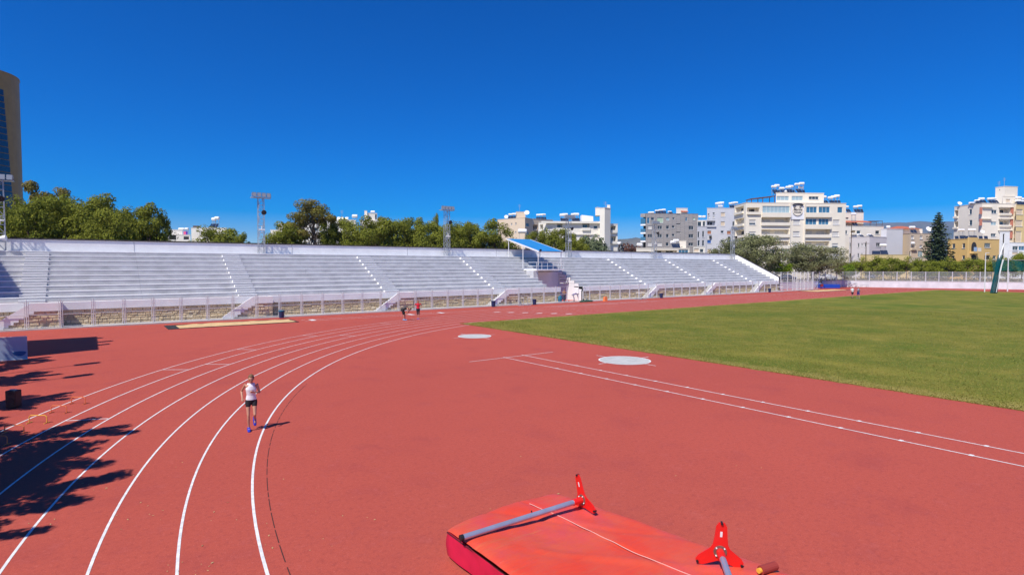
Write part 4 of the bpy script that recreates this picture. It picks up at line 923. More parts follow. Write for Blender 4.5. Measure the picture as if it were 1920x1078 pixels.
x, y = T(1470, 200); heater(x, y, 199, zt8b, 'white tank on the boxy roof room above the pines', None, panels=False)
b9 = bld('apartment_house', 'cream house glimpsed left of the tall umbrella pine', 530, 185, 0)
block(b9, [(T(165, 0)[0], 184), (T(225, 0)[0], 183), (T(420, 0)[0], 190)], (T(225, 0)[0], T(0, 362)[1], 183), 0, M_CREAM2, (), back=9)
block(b9, [(T(60, 0)[0], 186), (T(170, 0)[0], 186)], T(0, 455)[1], 0, M_OFFW, (), back=7, name='side_wing')
T = zm(300, 390, 10.667)
b10 = bld('low_house', 'white flat roofed house with grey balcony sheets above the grandstand wall', 335, 150, 0)
zt10 = block(b10, [(T(160, 0)[0], 150), (T(620, 0)[0], 151)], T(0, 540)[1], 0, M_OFFW, zw(T, [(185, 545, 325, 640, 'k'), (470, 570, 580, 640, 'k')]), back=8)
zt10b = block(b10, [(T(210, 0)[0], 152), (T(470, 0)[0], 153)], T(0, 440)[1], zt10 - .2, M_OFFW, zw(T, [(350, 515, 375, 560, 'w')]), back=5, name='roof_room')
x, y = T(430, 440); heater(x, y, 156, zt10b, 'white tank on the white house with grey balcony sheets', None, panels=False); x, y = T(535, 420); heater(x, y, 156, zt10, 'white tank right of the roof room of the white house', None, panels=False, w=1.0)
lg = thing('laundry', 'pink and purple laundry hanging on the flat roof', 'laundry', dep(T(525, 0)[0], 500, 151) * Vector((1, 1, 0)) + Vector((0, 0, zt10)))
g = MB(); q = lg.location; g.obox(q + Vector((0, 0, .0)) - CAMR * .55, CAMR, CAMF, .6, .03, 1.0); g.build('pink_cloth', mat('pink_cloth', (0.75, 0.12, 0.25), .9), lg); g = MB(); g.obox(q + CAMR * .08, CAMR, CAMF, .45, .03, 1.0); g.build('purple_cloth', mat('purple_cloth', (0.12, 0.02, 0.35), .9), lg)
g = MB(); g.tube(q - CAMR * .8, q - CAMR * .8 + Vector((0, 0, 1.1)), .03); g.tube(q + CAMR * .8, q + CAMR * .8 + Vector((0, 0, 1.1)), .03); g.tube(q - CAMR * .8 + Vector((0, 0, 1.02)), q + CAMR * .8 + Vector((0, 0, 1.02)), .012); g.build('line', M_STEEL, lg)
b11 = bld('low_house', 'house under the large roof tank behind the low pine', 405, 160, 0)
zt11 = block(b11, [(T(640, 0)[0], 160), (T(1340, 0)[0], 161)], T(0, 400)[1], 0, M_OFFW, (), back=8)
for (u, v) in ((1080, 225), (1140, 205)): x, y = T(u, v); heater(x, y, 163, zt11, 'large white tank on a tall steel frame above the low pine', 'tanks on the tall frame', r=.45, w=1.3)
ch = MB(); p = dep(T(725, 0)[0], 500, 162); ch.obox(Vector((p.x, p.y, zt11)) - CAMR * .7, CAMR, CAMF, 1.35, 1.3, dep(400, T(0, 355)[1], 162).z - zt11); fix_normals(ch.build('chimney', mat('soot_brick', (0.09, 0.07, 0.07), .9, var=.3, scale=2), b11))

# --- brown and blue tower block far left
tw = bld('tower_block', 'tall rounded brown tower block with dark blue glass strip', 10, 200, 0)
c = dep(-46, 500, 210); c.z = 0; g = MB(); rr_ = 14.0; zt = dep(30, 129, 204).z; n = 48
M_BRONZE = mat('bronze_cladding', (0.34, 0.21, 0.065), 0.55, var=0.12, scale=0.4, detail=3); M_NAVY = mat('navy_glass', (0.008, 0.03, 0.085), 0.15, spec=.8)
pts = []
for i in range(n): a = 2 * math.pi * i / n; pts.append(c + CAMR * rr_ * math.cos(a) + CAMF * rr_ * math.sin(a))
g.prism(pts, (0, 0, zt)); fix_normals(g.build('drum', M_BRONZE, tw))
g = MB()
for i in range(30):
    z0_, z1_ = zt * .92 * i / 30, zt * .92 * (i + 1) / 30 - .25
    a0, a1 = R(-100), R(8 - 16 * i / 30)
    m_ = 12
    ring = [c + CAMR * (rr_ + .25) * math.cos(a0 + (a1 - a0) * k / m_) + CAMF * (rr_ + .25) * math.sin(a0 + (a1 - a0) * k / m_) for k in range(m_ + 1)]
    for k in range(m_): g.add([ring[k] + Vector((0, 0, z0_)), ring[k + 1] + Vector((0, 0, z0_)), ring[k + 1] + Vector((0, 0, z1_)), ring[k] + Vector((0, 0, z1_))], [(0, 1, 2, 3)])
g.build('glass_strip', M_NAVY, tw)
g = MB(); g.prism([p + (p - c) * .012 + Vector((0, 0, zt)) for p in pts], (0, 0, .6)); fix_normals(g.build('roof_rim', M_BRONZE, tw))

# --- houses right of the cream block
T = zm(1570, 380, 7.7)
b12 = bld('apartment_house', 'cream house with red awning and roof terrace behind the cream block', 1620, 175, 1.3)
zt12 = block(b12, [(T(95, 0)[0], 175), (T(655, 0)[0], 177)], T(0, 342)[1], 1.3, M_CREAM2, zw(T, [(98, 400, 145, 455, 'w'), (280, 405, 335, 450, 'w'), (550, 405, 608, 455, 'w'), (195, 400, 265, 450, 'Br.3')]), back=9)
zt12b = block(b12, [(T(100, 0)[0], 179), (T(362, 0)[0], 180)], T(0, 145)[1], zt12 - .3, M_CREAM2, zw(T, [(105, 215, 165, 240, 'k')]), back=5, name='upper_storey')
g = MB(); f = Face(dep(T(100, 0)[0], 500, 177), dep(T(475, 0)[0], 500, 178)); u0, z0 = f.uz(*T(105, 290)); u1, z1 = f.uz(*T(475, 262)); g.prism([f.P(u0, z0, .8), f.P(u1, z0, .8), f.P(u1 - .3, z1, -1.6), f.P(u0, z1, -1.6)], (0, 0, .1)); fix_normals(g.build('red_awning', M_TERRA, b12))
g = MB(); u0, z0 = f.uz(*T(470, 290)); u1, z1 = f.uz(*T(650, 272)); g.obox(f.P(u0, z1, -3), f.u, f.n, u1 - u0, 3.2, .15)
for u in (u0, (u0 + u1) / 2, u1 - .1): g.tube(f.P(u, zt12, .1), f.P(u, z1, .1), .06)
fix_normals(g.build('terrace_roof', M_PERG, b12))
for (u, v) in ((130, 60), (265, 60), (320, 50)): x, y = T(u, v); heater(x, y, 182, zt12b, 'white water heater above the red awning', 'water heaters above the red awning')
x, y = T(235, 165); heater(x, y, 177.5, zt12, 'white tank in front of the upper storey above the red awning', None)
b13 = bld('apartment_house', 'lilac grey house with blank end wall behind the orange trees', 1650, 162, 1.3)
zt13 = block(b13, [(T(165, 0)[0], 164), (T(455, 0)[0], 160), (T(700, 0)[0], 162.5)], (T(455, 0)[0], T(0, 495)[1], 160), 1.3, M_LILAC, zw(T, [(165, 580, 192, 645, 'w'), (295, 585, 318, 648, 'w'), (345, 585, 365, 625, 'w'), (395, 580, 420, 640, 'w'), (165, 732, 192, 795, 'w'), (290, 730, 312, 800, 'w'), (345, 728, 362, 770, 'w'), (562, 580, 620, 635, 'w')]), back=8)
zt13b = block(b13, [(T(620, 0)[0], 163.5), (T(700, 0)[0], 162.8), (T(935, 0)[0], 164)], (T(700, 0)[0], T(0, 383)[1], 162.8), 1.3, M_LGREY, (), back=8, name='end_wall')
for (u, v) in ((315, 465), (455, 465)): x, y = T(u, v); heater(x, y, 165, zt13, 'small white tank on the lilac grey house', 'tanks on the lilac grey house', w=1.3, r=.25)
x, y = T(735, 350); heater(x, y, 166, zt13b, 'white tank on top of the blank grey end wall', None, w=1.0, panels=False)
b14 = bld('apartment_house', 'tan house with red hipped roof and four small windows', 1730, 165, 1.3)
zt14 = block(b14, [(T(936, 0)[0], 167), (T(1035, 0)[0], 164), (T(1345, 0)[0], 167)], (T(1035, 0)[0], T(0, 445)[1], 164), 1.3, M_TAN, zw(T, [(1065, 478, 1108, 530, 's'), (1192, 478, 1232, 528, 's'), (1065, 605, 1130, 668, 'Bw.3'), (1188, 612, 1232, 655, 's'), (1040, 700, 1062, 765, 'w'), (1165, 695, 1235, 785, 'p')]), back=9)
block(b14, [(T(940, 0)[0], 172), (T(1215, 0)[0], 173)], T(0, 378)[1], zt14 - .3, M_CREAM2, (), back=6, name='upper_storey', coping=False)
g = MB(); f = Face(dep(T(860, 0)[0], 500, 171), dep(T(1215, 0)[0], 500, 172)); u0, z0 = f.uz(*T(868, 378)); u1, _ = f.uz(*T(1212, 378)); um, zr = f.uz(*T(1030, 330))
A_, B_, C_, D_ = f.P(u0, z0, .4), f.P(u1, z0, .4), f.P(u1, z0, -7), f.P(u0, z0, -7); r0, r1 = f.P(um - 1, zr, -3.3), f.P(um + 1, zr, -3.3)
g.add([A_, B_, C_, D_, r0, r1], [(0, 1, 5, 4), (1, 2, 5), (2, 3, 4, 5), (3, 0, 4), (0, 3, 2, 1)]); fix_normals(g.build('hipped_roof', M_TERRA, b14))
x, y = T(1080, 355); heater(x, y, 168.5, zt14, 'white tank in front of the red hipped roof', None, w=1.6); x, y = T(1320, 382); dish(x, y, 168, zt14, 'white satellite dish on the tan house beside the conifer', .8)
x, y = T(1090, 585); heater(x, y, 158, dep(x, T(0, 650)[1], 158).z, 'white tank on a small balcony roof of the tan house', None, w=.9, panels=False)
b15 = bld('low_house', 'low yellow flat roofed house behind the orange trees', 1670, 150, 1.3)
zt15 = block(b15, [(T(330, 0)[0], 150), (T(1030, 0)[0], 151)], T(0, 755)[1], 1.3, M_YEL, (), back=7)
zt15b = block(b15, [(T(1031, 0)[0], 150.5), (T(1520, 0)[0], 151.5)], T(0, 800)[1], 1.3, M_TAN, zw(T, [(1320, 835, 1360, 900, 'k')]), back=7, name='side_wing')
x, y = T(660, 615); heater(x, y, 155, zt15, 'large white water tank behind tilted dark panels', None, w=1.7, r=.35)
for u in (530, 590, 655):
    x, y = T(u, 700); p = dep(x, 500, 152.5); q = Vector((p.x, p.y, zt15)); t = thing('solar_collector', 'dark tilted collector on the low yellow house', 'solar collector', q, 'collectors on the low yellow house')
    g = MB(); g.prism([q - CAMR * .6, q + CAMR * .5, q + CAMR * .95 + CAMF * .7 + Vector((0, 0, 1.15)), q - CAMR * .15 + CAMF * .7 + Vector((0, 0, 1.15))], CAMF * .06); fix_normals(g.build('glass', M_PANEL, t)); g = MB(); g.bar(q + CAMF * 1.0, q + CAMF * .65 + Vector((0, 0, 1.0)), .05); g.build('strut', M_STEEL, t)

# --- ochre house with pointed arch and the cream block behind it
T = zm(1760, 430, 8.294)
b16 = bld('house', 'ochre house with pointed arch balcony and small windows', 1820, 150, 1.3)
wO = zw(T, [(210, 222, 258, 298, 'w'), (368, 218, 412, 295, 'w'), (205, 405, 245, 470, 'w'), (365, 405, 408, 470, 'w'), (712, 215, 808, 285, 'w'), (715, 405, 802, 475, 'k'), (842, 408, 895, 460, 'w')])
zt16 = block(b16, [(T(132, 0)[0], 156), (T(440, 0)[0], 150), (T(930, 0)[0], 155)], (T(440, 0)[0], T(0, 150)[1], 150), 1.3, M_OCHRE, wO, back=9)
fO = Face(dep(T(440, 0)[0], 500, 150), dep(T(930, 0)[0], 500, 155))
p = T(450, 128); q = T(590, 520); facebox(b16, 'arch_bay', fO, p[0], p[1], q[0], q[1], .35, M_OCHRE, .01)
def gothic(name, u0, v0, u1, v1, m, off):
    a0, zb_ = fO.uz(*T(u0, v1)); a1, zt_ = fO.uz(*T(u1, v0)); w = a1 - a0; zs = zb_ + (zt_ - zb_) * .5; pts = [fO.P(a0, zb_, off), fO.P(a1, zb_, off)]
    for i in range(7): t = i / 6; pts.append(fO.P(a1 - w / 2 * (1 - math.cos(t * math.pi / 2)) , zs + (zt_ - zs) * math.sin(t * math.pi / 2), off)) if i < 6 else pts.append(fO.P((a0 + a1) / 2, zt_, off))
    for i in range(5, -1, -1): t = i / 6; pts.append(fO.P(a0 + w / 2 * (1 - math.cos(t * math.pi / 2)), zs + (zt_ - zs) * math.sin(t * math.pi / 2), off))
    g = MB(); g.prism(pts, fO.n * .04); o = g.build(name, m, b16); fix_normals(o); return o
gothic('arch_opening', 482, 200, 565, 345, M_DARK, .37); gothic('arch_window', 482, 392, 556, 472, M_DARK, .37)
p = T(462, 345); q = T(582, 378); facebox(b16, 'balcony', fO, p[0], p[1], q[0], q[1], 1.0, M_OCHRE, .3)
p = T(465, 280); q = T(515, 345); facebox(b16, 'hanging_sheet', fO, p[0], p[1], q[0], q[1], .05, mat('blue_sheet_cloth', (.35, .5, .7), .9), 1.25)
p = T(530, 290); q = T(580, 345); facebox(b16, 'railing', fO, p[0], p[1], q[0], q[1], .05, M_CREAM2, 1.22)
for u in (285, 365, 440, 540, 660, 740):
    x, y = T(u, 120); p = dep(x, 500, 158); q = Vector((p.x, p.y, zt16)); t = thing('solar_collector', 'dark tilted collector on the ochre house roof', 'solar collector', q, 'collectors on the ochre house')
    g = MB(); g.prism([q - CAMR * .65, q + CAMR * .35, q + CAMR * .75 + CAMF * .8 + Vector((0, 0, 1.25)), q - CAMR * .25 + CAMF * .8 + Vector((0, 0, 1.25))], CAMF * .06); fix_normals(g.build('glass', M_PANEL, t)); g = MB(); g.bar(q + CAMF * 1.1, q + CAMF * .75 + Vector((0, 0, 1.1)), .05); g.build('strut', M_STEEL, t)
for (u, v) in ((350, 12), (515, 10)): x, y = T(u, v); heater(x, y, 159.5, zt16, 'long white water tank on the ochre house roof', 'long tanks on the ochre house', w=2.0, r=.3)
x, y = T(675, 40); dish(x, y, 159, zt16, 'round white dish on the ochre house roof', .55)
T = zm(1780, 340, 8.986)
b17 = bld('apartment_block', 'cream apartment block with terracotta corner pillars behind the ochre house', 1860, 168, 1.3)
w17 = zw(T, [(60, 492, 150, 605, 'Bk.2'), (60, 680, 148, 785, 'Bk.2'), (335, 470, 380, 560, 'w'), (335, 652, 385, 745, 'w')])
w17b = zw(T, [(712, 482, 800, 545, 'w'), (845, 462, 1030, 552, 'Bw.2'), (702, 682, 795, 742, 'p'), (842, 660, 1022, 748, 'Bg.2'), (700, 880, 785, 930, 'w')])
zt17 = zt17b = block(b17, [(T(58, 0)[0], 176), (T(520, 0)[0], 166), (T(1095, 0)[0], 168)], (T(520, 0)[0], T(0, 373)[1], 166), 1.3, M_CREAM2, w17 + w17b, back=7)
zt17c = block(b17, [(T(1096, 0)[0], 166.5), (T(1330, 0)[0], 168)], T(0, 400)[1], 1.3, M_YEL, zw(T, [(1105, 470, 1240, 560, 'c'), (1105, 655, 1235, 760, 'c'), (1105, 840, 1220, 1020, 'c')]), back=9, name='right_wing')
f17 = Face(dep(T(520, 0)[0], 500, 166), dep(T(1095, 0)[0], 500, 168))
for (a, b, c, d) in ((508, 440, 540, 555), (1030, 440, 1068, 555), (505, 635, 538, 748), (1025, 635, 1060, 750), (1010, 840, 1050, 960)): p = T(a, b); q = T(c, d); facebox(b17, 'terracotta_pillar', f17, p[0], p[1], q[0], q[1], .3, M_PINKT, .02)
for (a, b, c, d) in ((545, 430, 715, 442), (540, 628, 700, 638), (825, 432, 1060, 442), (822, 628, 1060, 638), (815, 822, 1055, 832)): p = T(a, b); q = T(c, d); facebox(b17, 'ledge', f17, p[0], p[1], q[0], q[1], .5, M_CREAM2, .02)
zt17d = block(b17, [(T(862, 0)[0], 170), (T(1135, 0)[0], 171)], T(0, 255)[1], zt17b - .3, M_CREAM2, zw(T, [(955, 300, 1030, 360, 'c')]), back=5, name='roof_room')
zt17e = block(b17, [(T(735, 0)[0], 173.5), (T(895, 0)[0], 170.8), (T(1108, 0)[0], 172)], (T(895, 0)[0], T(0, 88)[1], 170.8), zt17b - .3, M_CREAM2, zw(T, [(835, 135, 855, 160, 'k')]), back=4, name='stair_tower')
for (u, v) in ((375, 378), (470, 330), (540, 295), (490, 362), (690, 295), (740, 292)): x, y = T(u, v); heater(x, y, 170, zt17b, 'white water heater on the cream block with terracotta pillars', 'water heaters on the terracotta pillar block', w=1.6)
for (u, v) in ((1165, 278), (1155, 330), (1225, 300), (1230, 345)): x, y = T(u, v); heater(x, y, 170, zt17c, 'white water heater on the yellow wing of the cream block', 'water heaters on the yellow wing', w=1.6)
x, y = T(172, 375); dish(x, y, 174, zt17, 'white dish at the corner of the cream block with terracotta pillars', .6)
for i, u in enumerate((840, 930)): x, y = T(u, -60 if i else 0); antenna(x, y, 172.5, zt17e, ('taller' if i else 'shorter') + ' red antenna on the cream stair tower')
T = zm(1760, 430, 8.294)
b18 = bld('house', 'white house with tall white piers at the edge of the ochre house', 1900, 158, 1.3)
block(b18, [(T(935, 0)[0], 157.5), (T(1090, 0)[0], 158)], T(0, 40)[1], 1.3, M_WHITE, zw(T, [(1000, 70, 1030, 460, 'k')]), back=2, name='pier_wall')
block(b18, [(T(1091, 0)[0], 158.5), (T(1500, 0)[0], 160)], T(0, 210)[1], 1.3, M_WHITE, zw(T, [(1150, 262, 1238, 325, 'w'), (1245, 262, 1420, 328, 'g'), (1145, 350, 1235, 400, 'c')]), back=6)

# --- buildings standing left of the picture whose shadows fall on the track and seats
so = thing('stadium_office', 'plain white stadium office block left of the track throwing its shadow over it', 'building', (-11, 42, 0))
g = MB(); g.box(-17, -6.0, 38.0, 45.4, 0, 9.0); g.build('wall', M_WHITE, so)
g = MB(); g.box(-17.1, -5.9, 37.9, 45.5, 9.0, 9.15); g.build('roof', M_CONC, so)
for (x, y, h) in ((-6.2, 41.8, 10.6), (-6.2, 40.2, 10.3), (-6.2, 44.3, 9.9)): g = MB(); g.box(x - .1, x + .1, y - .25, y + .25, 9.15, h); g.build('roof_vent', M_CONC, so)
se = thing('end_block', 'white service block at the end of the grandstand shading its first rows', 'building', (-14, 62, 0))
g = MB(); g.box(-26, -11.0, 56.0, 72.0, 0, 12.2); g.build('wall', M_WHITE, se); g = MB(); g.box(-26.2, -10.9, 55.8, 72.2, 12.2, 12.4); g.build('roof', M_CONC, se)
for i, (x, y) in enumerate(((-7.1, 32.2), (-7.4, 28.6))):
    t = thing('flagpole', ('near' if i else 'far') + ' thin pole with a lamp head throwing a long thin shadow on the track', 'pole', (x, y, 0)); H = 10.8
    g = MB(); g.tube((0, 0, 0), (0, 0, H), .06, .04); g.build('shaft', M_STEEL, t, local=True); g = MB(); g.box(-.15, .15, -.25, .25, H - 1.2, H - .1); g.build('head', M_STEEL, t, local=True)

# --- far hills
def hills(name, x0, x1, D, prof, col, seed):
    g = MB(); n = 90; vs = []; fs = []
    for i in range(n + 1):
        x = x0 + (x1 - x0) * i / n; t = i / n * (len(prof) - 1); k = min(int(t), len(prof) - 2); y = prof[k] + (prof[k + 1] - prof[k]) * (t - k); p = dep(x, y, D); h = p.z + D * .0006 * noise.noise(Vector((i * .22, seed, 0)))
        for j in range(8):
            s = j / 7; q = Vector((p.x, p.y, 0)) + CAMF * (-1 + 1.0 * s) * D * .10
            vs.append((q.x, q.y, -5 + (h + 5) * math.sin(s * math.pi / 2) * (1 + .02 * noise.noise(Vector((i * .3, j * .9, seed))))))
        q = Vector((p.x, p.y, 0)) + CAMF * D * .08; vs.append((q.x, q.y, -5))
    for i in range(n):
        for j in range(8): a = i * 9 + j; fs.append((a, a + 9, a + 10, a + 1))
    g.add(vs, fs); o = g.build(name, col, smooth=True); o['kind'] = 'structure'; fix_normals(o)
M_HILL = mat('hill_scrub', (0.07, 0.08, 0.05), 0.95, scale=0.004, col2=(0.16, 0.14, 0.10), detail=8)
hills('hills', 1540, 2300, 6500, [421, 418, 415.5, 417, 421, 424, 422, 426], M_HILL, 3.1)
hills('hills', 1090, 1330, 3800, [463, 452, 449, 446, 450, 448, 452, 462], M_HILL, 7.7)
# ================================================================ trees
L_PINE = leaf_material('pine_needles', (0.046, 0.082, 0.012), (0.140, 0.185, 0.022), (0.255, 0.265, 0.045), .32)
L_PINEB = leaf_material('dry_pine_needles', (0.050, 0.078, 0.015), (0.140, 0.160, 0.030), (0.26, 0.21, 0.060), .28)
L_OLIVE = leaf_material('olive_leaves', (0.070, 0.088, 0.032), (0.155, 0.175, 0.075), (0.25, 0.26, 0.125), .28)
L_CITR = leaf_material('citrus_leaves', (0.06, 0.095, 0.010), (0.165, 0.215, 0.020), (0.27, 0.29, 0.040), .32)
L_BRIGHT = leaf_material('bright_leaves', (0.06, 0.12, 0.008), (0.16, 0.25, 0.012), (0.24, 0.33, 0.03), .35)
L_CEDAR = leaf_material('cedar_needles', (0.018, 0.036, 0.018), (0.045, 0.072, 0.036), (0.085, 0.115, 0.06), .15)
L_FIG = leaf_material('fig_leaves', (0.035, 0.06, 0.025), (0.09, 0.125, 0.05), (0.20, 0.23, 0.13), .3)
L_PURP = leaf_material('plum_leaves', (0.07, 0.025, 0.03), (0.14, 0.06, 0.06), (0.18, 0.10, 0.08), .3)
rt = random.Random(77)
def rdir():
    while True:
        v = Vector((rt.uniform(-1, 1), rt.uniform(-1, 1), rt.uniform(-1, 1)))
        if 0.05 < v.length < 1: return v.normalized()
def leaf(mb, c, n, s, asp=1.5):
    a = n.orthogonal().normalized(); th = rt.uniform(0, 6.28); b = n.cross(a); u = a * math.cos(th) + b * math.sin(th); v = n.cross(u)
    mb.add([c - u * s * asp * .5, c - v * s * .42, c + u * s * asp * .5, c + v * s * .42], [(0, 1, 2, 3)])
def puff(mb, c, rx, rz, n, s, up=0.25):
    for _ in range(n):
        d = rdir(); r = rt.random() ** 0.28; p = c + Vector((d.x * rx, d.y * rx, d.z * rz)) * r
        nn = (d * 1.3 + rdir() * .75 + Vector((0, 0, up))).normalized(); leaf(mb, p, nn, s * rt.uniform(.6, 1.35))
def limbs(mb, base, top, r, ends, rr_=0.3):
    mb.tube(base, top, r, r * .45, n=7, caps=False)
    for e in ends:
        t = rt.uniform(.35, .95); st = Vector(base).lerp(Vector(top), t); mid = st.lerp(e, .5) + Vector((0, 0, .25)); k = r * rr_ * (1.2 - t * .5)
        mb.tube(st, mid, k, k * .7, n=5, caps=False); mb.tube(mid, e, k * .7, k * .25, n=5, caps=False)
def crown_tree(name, H, W, z0, npuff, nleaf, s, leafm, flat=.55, seed=1, trunk_r=.22, pr=(.20, .32), lean=0.0, hollow=.35, top_bias=0.0):
    rt.seed(seed); c = MB(); ends = []
    zc = (z0 + H) / 2; rz = (H - z0) / 2
    for _ in range(npuff):
        d = rdir(); d.z = d.z + top_bias; r = rt.uniform(hollow, .84) if rt.random() < .85 else rt.uniform(.8, .9)
        sq = 1.0
        p = Vector((d.x * W / 2 * r * sq, d.y * W / 2 * r * sq, zc + max(-1, min(1, d.z)) * rz * r)) + Vector((lean * (d.z), 0, 0)); ends.append(p)
        q = rt.uniform(*pr) * W; puff(c, p, q * .72, q * flat, int(nleaf * rt.uniform(.6, 1.3)), s)
    t = MB(); limbs(t, (0, 0, 0), (lean * .3, 0, zc + rz * .4), trunk_r, [e for e in ends if rt.random() < .5])
    return t.mesh(name + '_trunk', M_BARK), c.mesh(name + '_crown', leafm)
TM = {}
for i in range(3): TM['pine%d' % i] = crown_tree('pine', 12, 8.5, 1.2, 62, 330, .19, L_PINE, seed=10 + i, pr=(.15, .24))
TM['dry'] = crown_tree('drypine', 14, 7.0, 4, 34, 380, .18, L_PINEB, seed=21, pr=(.15, .24), flat=.42)
TM['tall'] = None
for i in range(2): TM['olive%d' % i] = crown_tree('olive', 9, 11, 1.0, 66, 330, .17, L_OLIVE, seed=31 + i, pr=(.12, .2), trunk_r=.3)
for i in range(3): TM['citrus%d' % i] = crown_tree('citrus', 4.2, 4.6, .5, 26, 200, .14, L_CITR, seed=41 + i, pr=(.17, .27), trunk_r=.09)
TM['bright'] = crown_tree('bright', 4.0, 4.2, 1.6, 24, 130, .18, L_BRIGHT, seed=51, pr=(.18, .28), trunk_r=.12)
TM['fig'] = crown_tree('fig', 8, 9, 2, 40, 70, .42, L_FIG, seed=55, pr=(.16, .26), trunk_r=.2)
TM['plum'] = crown_tree('plum', 7, 7, 2, 30, 80, .32, L_PURP, seed=57, pr=(.18, .28), trunk_r=.2)
def tall_pine():
    rt.seed(61); c = MB(); ends = []
    for (x, z, r, k) in [(0, 13.2, 2.2, 5), (-1.6, 12.2, 1.9, 4), (1.7, 12.6, 1.9, 4), (2.9, 11.6, 1.3, 2), (-2.0, 10.6, 1.7, 4), (.5, 11.0, 2.0, 4), (-1.6, 9.0, 1.6, 3), (.1, 9.3, 1.4, 2), (-1.9, 7.2, 1.6, 3), (-1.2, 6.0, 1.5, 3), (.6, 7.6, 1.0, 1)]:
        for _ in range(k): p = Vector((x + rt.uniform(-.6, .6) * r, rt.uniform(-.9, .9) * r, z + rt.uniform(-.35, .35) * r)); ends.append(p); puff(c, p, r * .62, r * .38, 300, .18)
    t = MB(); limbs(t, (1.4, 0, 0), (.4, 0, 12.2), .30, ends, .28); return t.mesh('tall_trunk', M_BARK), c.mesh('tall_crown', L_PINEB)
TM['tall'] = tall_pine()
def cedar():
    rt.seed(63); c = MB(); H = 13.0; z = 1.2; t = MB(); t.tube((0, 0, 0), (0, 0, H - .3), .28, .04, n=7)
    while z < H:
        k = 1 - (z - 1.2) / (H - 1.2); rad = 3.7 * k ** .8 + .25; nb = max(4, int(9 * k) + 3); a0 = rt.uniform(0, 6)
        for i in range(nb):
            a = a0 + 6.283 * i / nb + rt.uniform(-.25, .25); L_ = rad * rt.uniform(.7, 1.1); e = Vector((math.cos(a) * L_, math.sin(a) * L_, z - .12 * L_)); t.tube((0, 0, z), e, .05, .015, n=4, caps=False)
            m = max(6, int(26 * L_))
            for j in range(m): s = (j + 1) / m; p = Vector((0, 0, z)).lerp(e, s) + Vector((rt.gauss(0, .22), rt.gauss(0, .22), rt.gauss(0, .10) - .08)); leaf(c, p, (Vector((0, 0, 1)) + rdir() * .8).normalized(), .30 * rt.uniform(.6, 1.3), 1.7)
        z += .42 + .1 * k
    return t.mesh('cedar_trunk', M_BARK), c.mesh('cedar_crown', L_CEDAR)
TM['cedar'] = cedar()
DIM = {'pine': (12, 8.5), 'dry': (14, 7.0), 'tall': (14, 7.2), 'olive': (9, 11), 'citrus': (4.2, 4.6), 'bright': (4.0, 4.2), 'fig': (8, 9), 'plum': (7, 7), 'cedar': (13, 7.2), 'shade': (11, 7)}
def plant(kind, px, d, ytop, wpx, label, zb=0.0, group=None, name='pine_tree', rot=None):
    me_t, me_c = TM[kind]; vz = [v.co.z for v in me_c.vertices]; vx = sorted(abs(v.co.x) for v in me_c.vertices); vz.sort(); base = (vz[int(len(vz) * .99)], 2 * vx[int(len(vx) * .985)]); p = dep(px, 500, d); zt = dep(px, ytop, d).z
    t = thing(name, label, 'tree', (p.x, p.y, zb), group); sz = (zt - zb) / base[0]; sx = (wpx / FPX * d) / base[1]
    t.scale = (sx, sx, sz); t.rotation_euler = (0, 0, rt.uniform(0, 6.28) if rot is None else rot)
    link_part('trunk', me_t, t); link_part('crown', me_c, t); return t
rt.seed(5)
GP = 'pines behind the grandstand'
lab = 'bushy green pine in the dense clump behind the left part of the grandstand'
for i, (x, d, y, w) in enumerate(((28, 70, 386, 95), (70, 62, 377, 110), (135, 67, 381, 100), (185, 64, 372, 115), (238, 68, 393, 95), (282, 66, 390, 78), (105, 74, 372, 90), (215, 60, 402, 90), (300, 72, 412, 50))):
    plant('pine%d' % (i % 3), x, d, y, w, lab, group=GP)
plant('dry', 95, 82, 348, 82, 'tall brownish pine rising above the left clump of pines', group=None)
plant('pine1', 405, 84, 430, 100, 'low rounded pine below the large roof tank'); plant('pine2', 450, 82, 441, 40, 'small yellowish pine at the edge of the low rounded pine')
plant('pine0', 540, 92, 420, 75, 'round pine left of the tall umbrella pine'); plant('tall', 582, 92, 377, 88, 'tall umbrella pine with bare leaning trunk and open crown', rot=math.atan2(CAMR.y, CAMR.x))
lab2 = 'bushy green pine in the long row behind the middle of the grandstand'
for i, (x, d, y, w) in enumerate(((626, 94, 413, 58), (660, 93, 416, 78), (705, 92, 411, 90), (752, 94, 417, 85), (800, 95, 420, 85), (846, 97, 424, 75), (882, 99, 422, 66), (928, 98, 418, 80), (780, 104, 412, 60), (862, 108, 420, 60))): plant('pine%d' % ((i + 1) % 3), x, d, y, w, lab2, group='pine row behind the middle seats')
for i, (x, d, y, w) in enumerate(((1010, 106, 437, 52), (1040, 107, 432, 66), (1066, 108, 442, 50), (1082, 106, 448, 46))): plant('pine%d' % (i % 3), x, d, y, w, 'small round pine behind the blue canopy in front of the off white house', group='small pines behind the canopy')
plant('fig', 1112, 109, 446, 80, 'large leaved grey green tree in front of the stair tower', name='leafy_tree')
plant('plum', 1185, 160, 458, 52, 'purple leaved tree in front of the far hills', name='purple_tree')
plant('pine2', 817, 130, 406, 22, 'distant dark round tree top above the pine row')
plant('olive0', 1412, 121, 443, 118, 'large grey green olive tree beside the sloping end wall', zb=1.3, name='olive_tree'); plant('olive1', 1358, 124, 462, 60, 'small olive tree behind the last light tower', zb=1.3, name='olive_tree'); plant('olive1', 1524, 127, 459, 100, 'broad grey green olive tree in front of the cream block', zb=1.3, name='olive_tree')
plant('bright', 1467, 119, 491, 34, 'small bright green tree with thin trunk between the two olive trees', zb=1.3, name='young_tree')
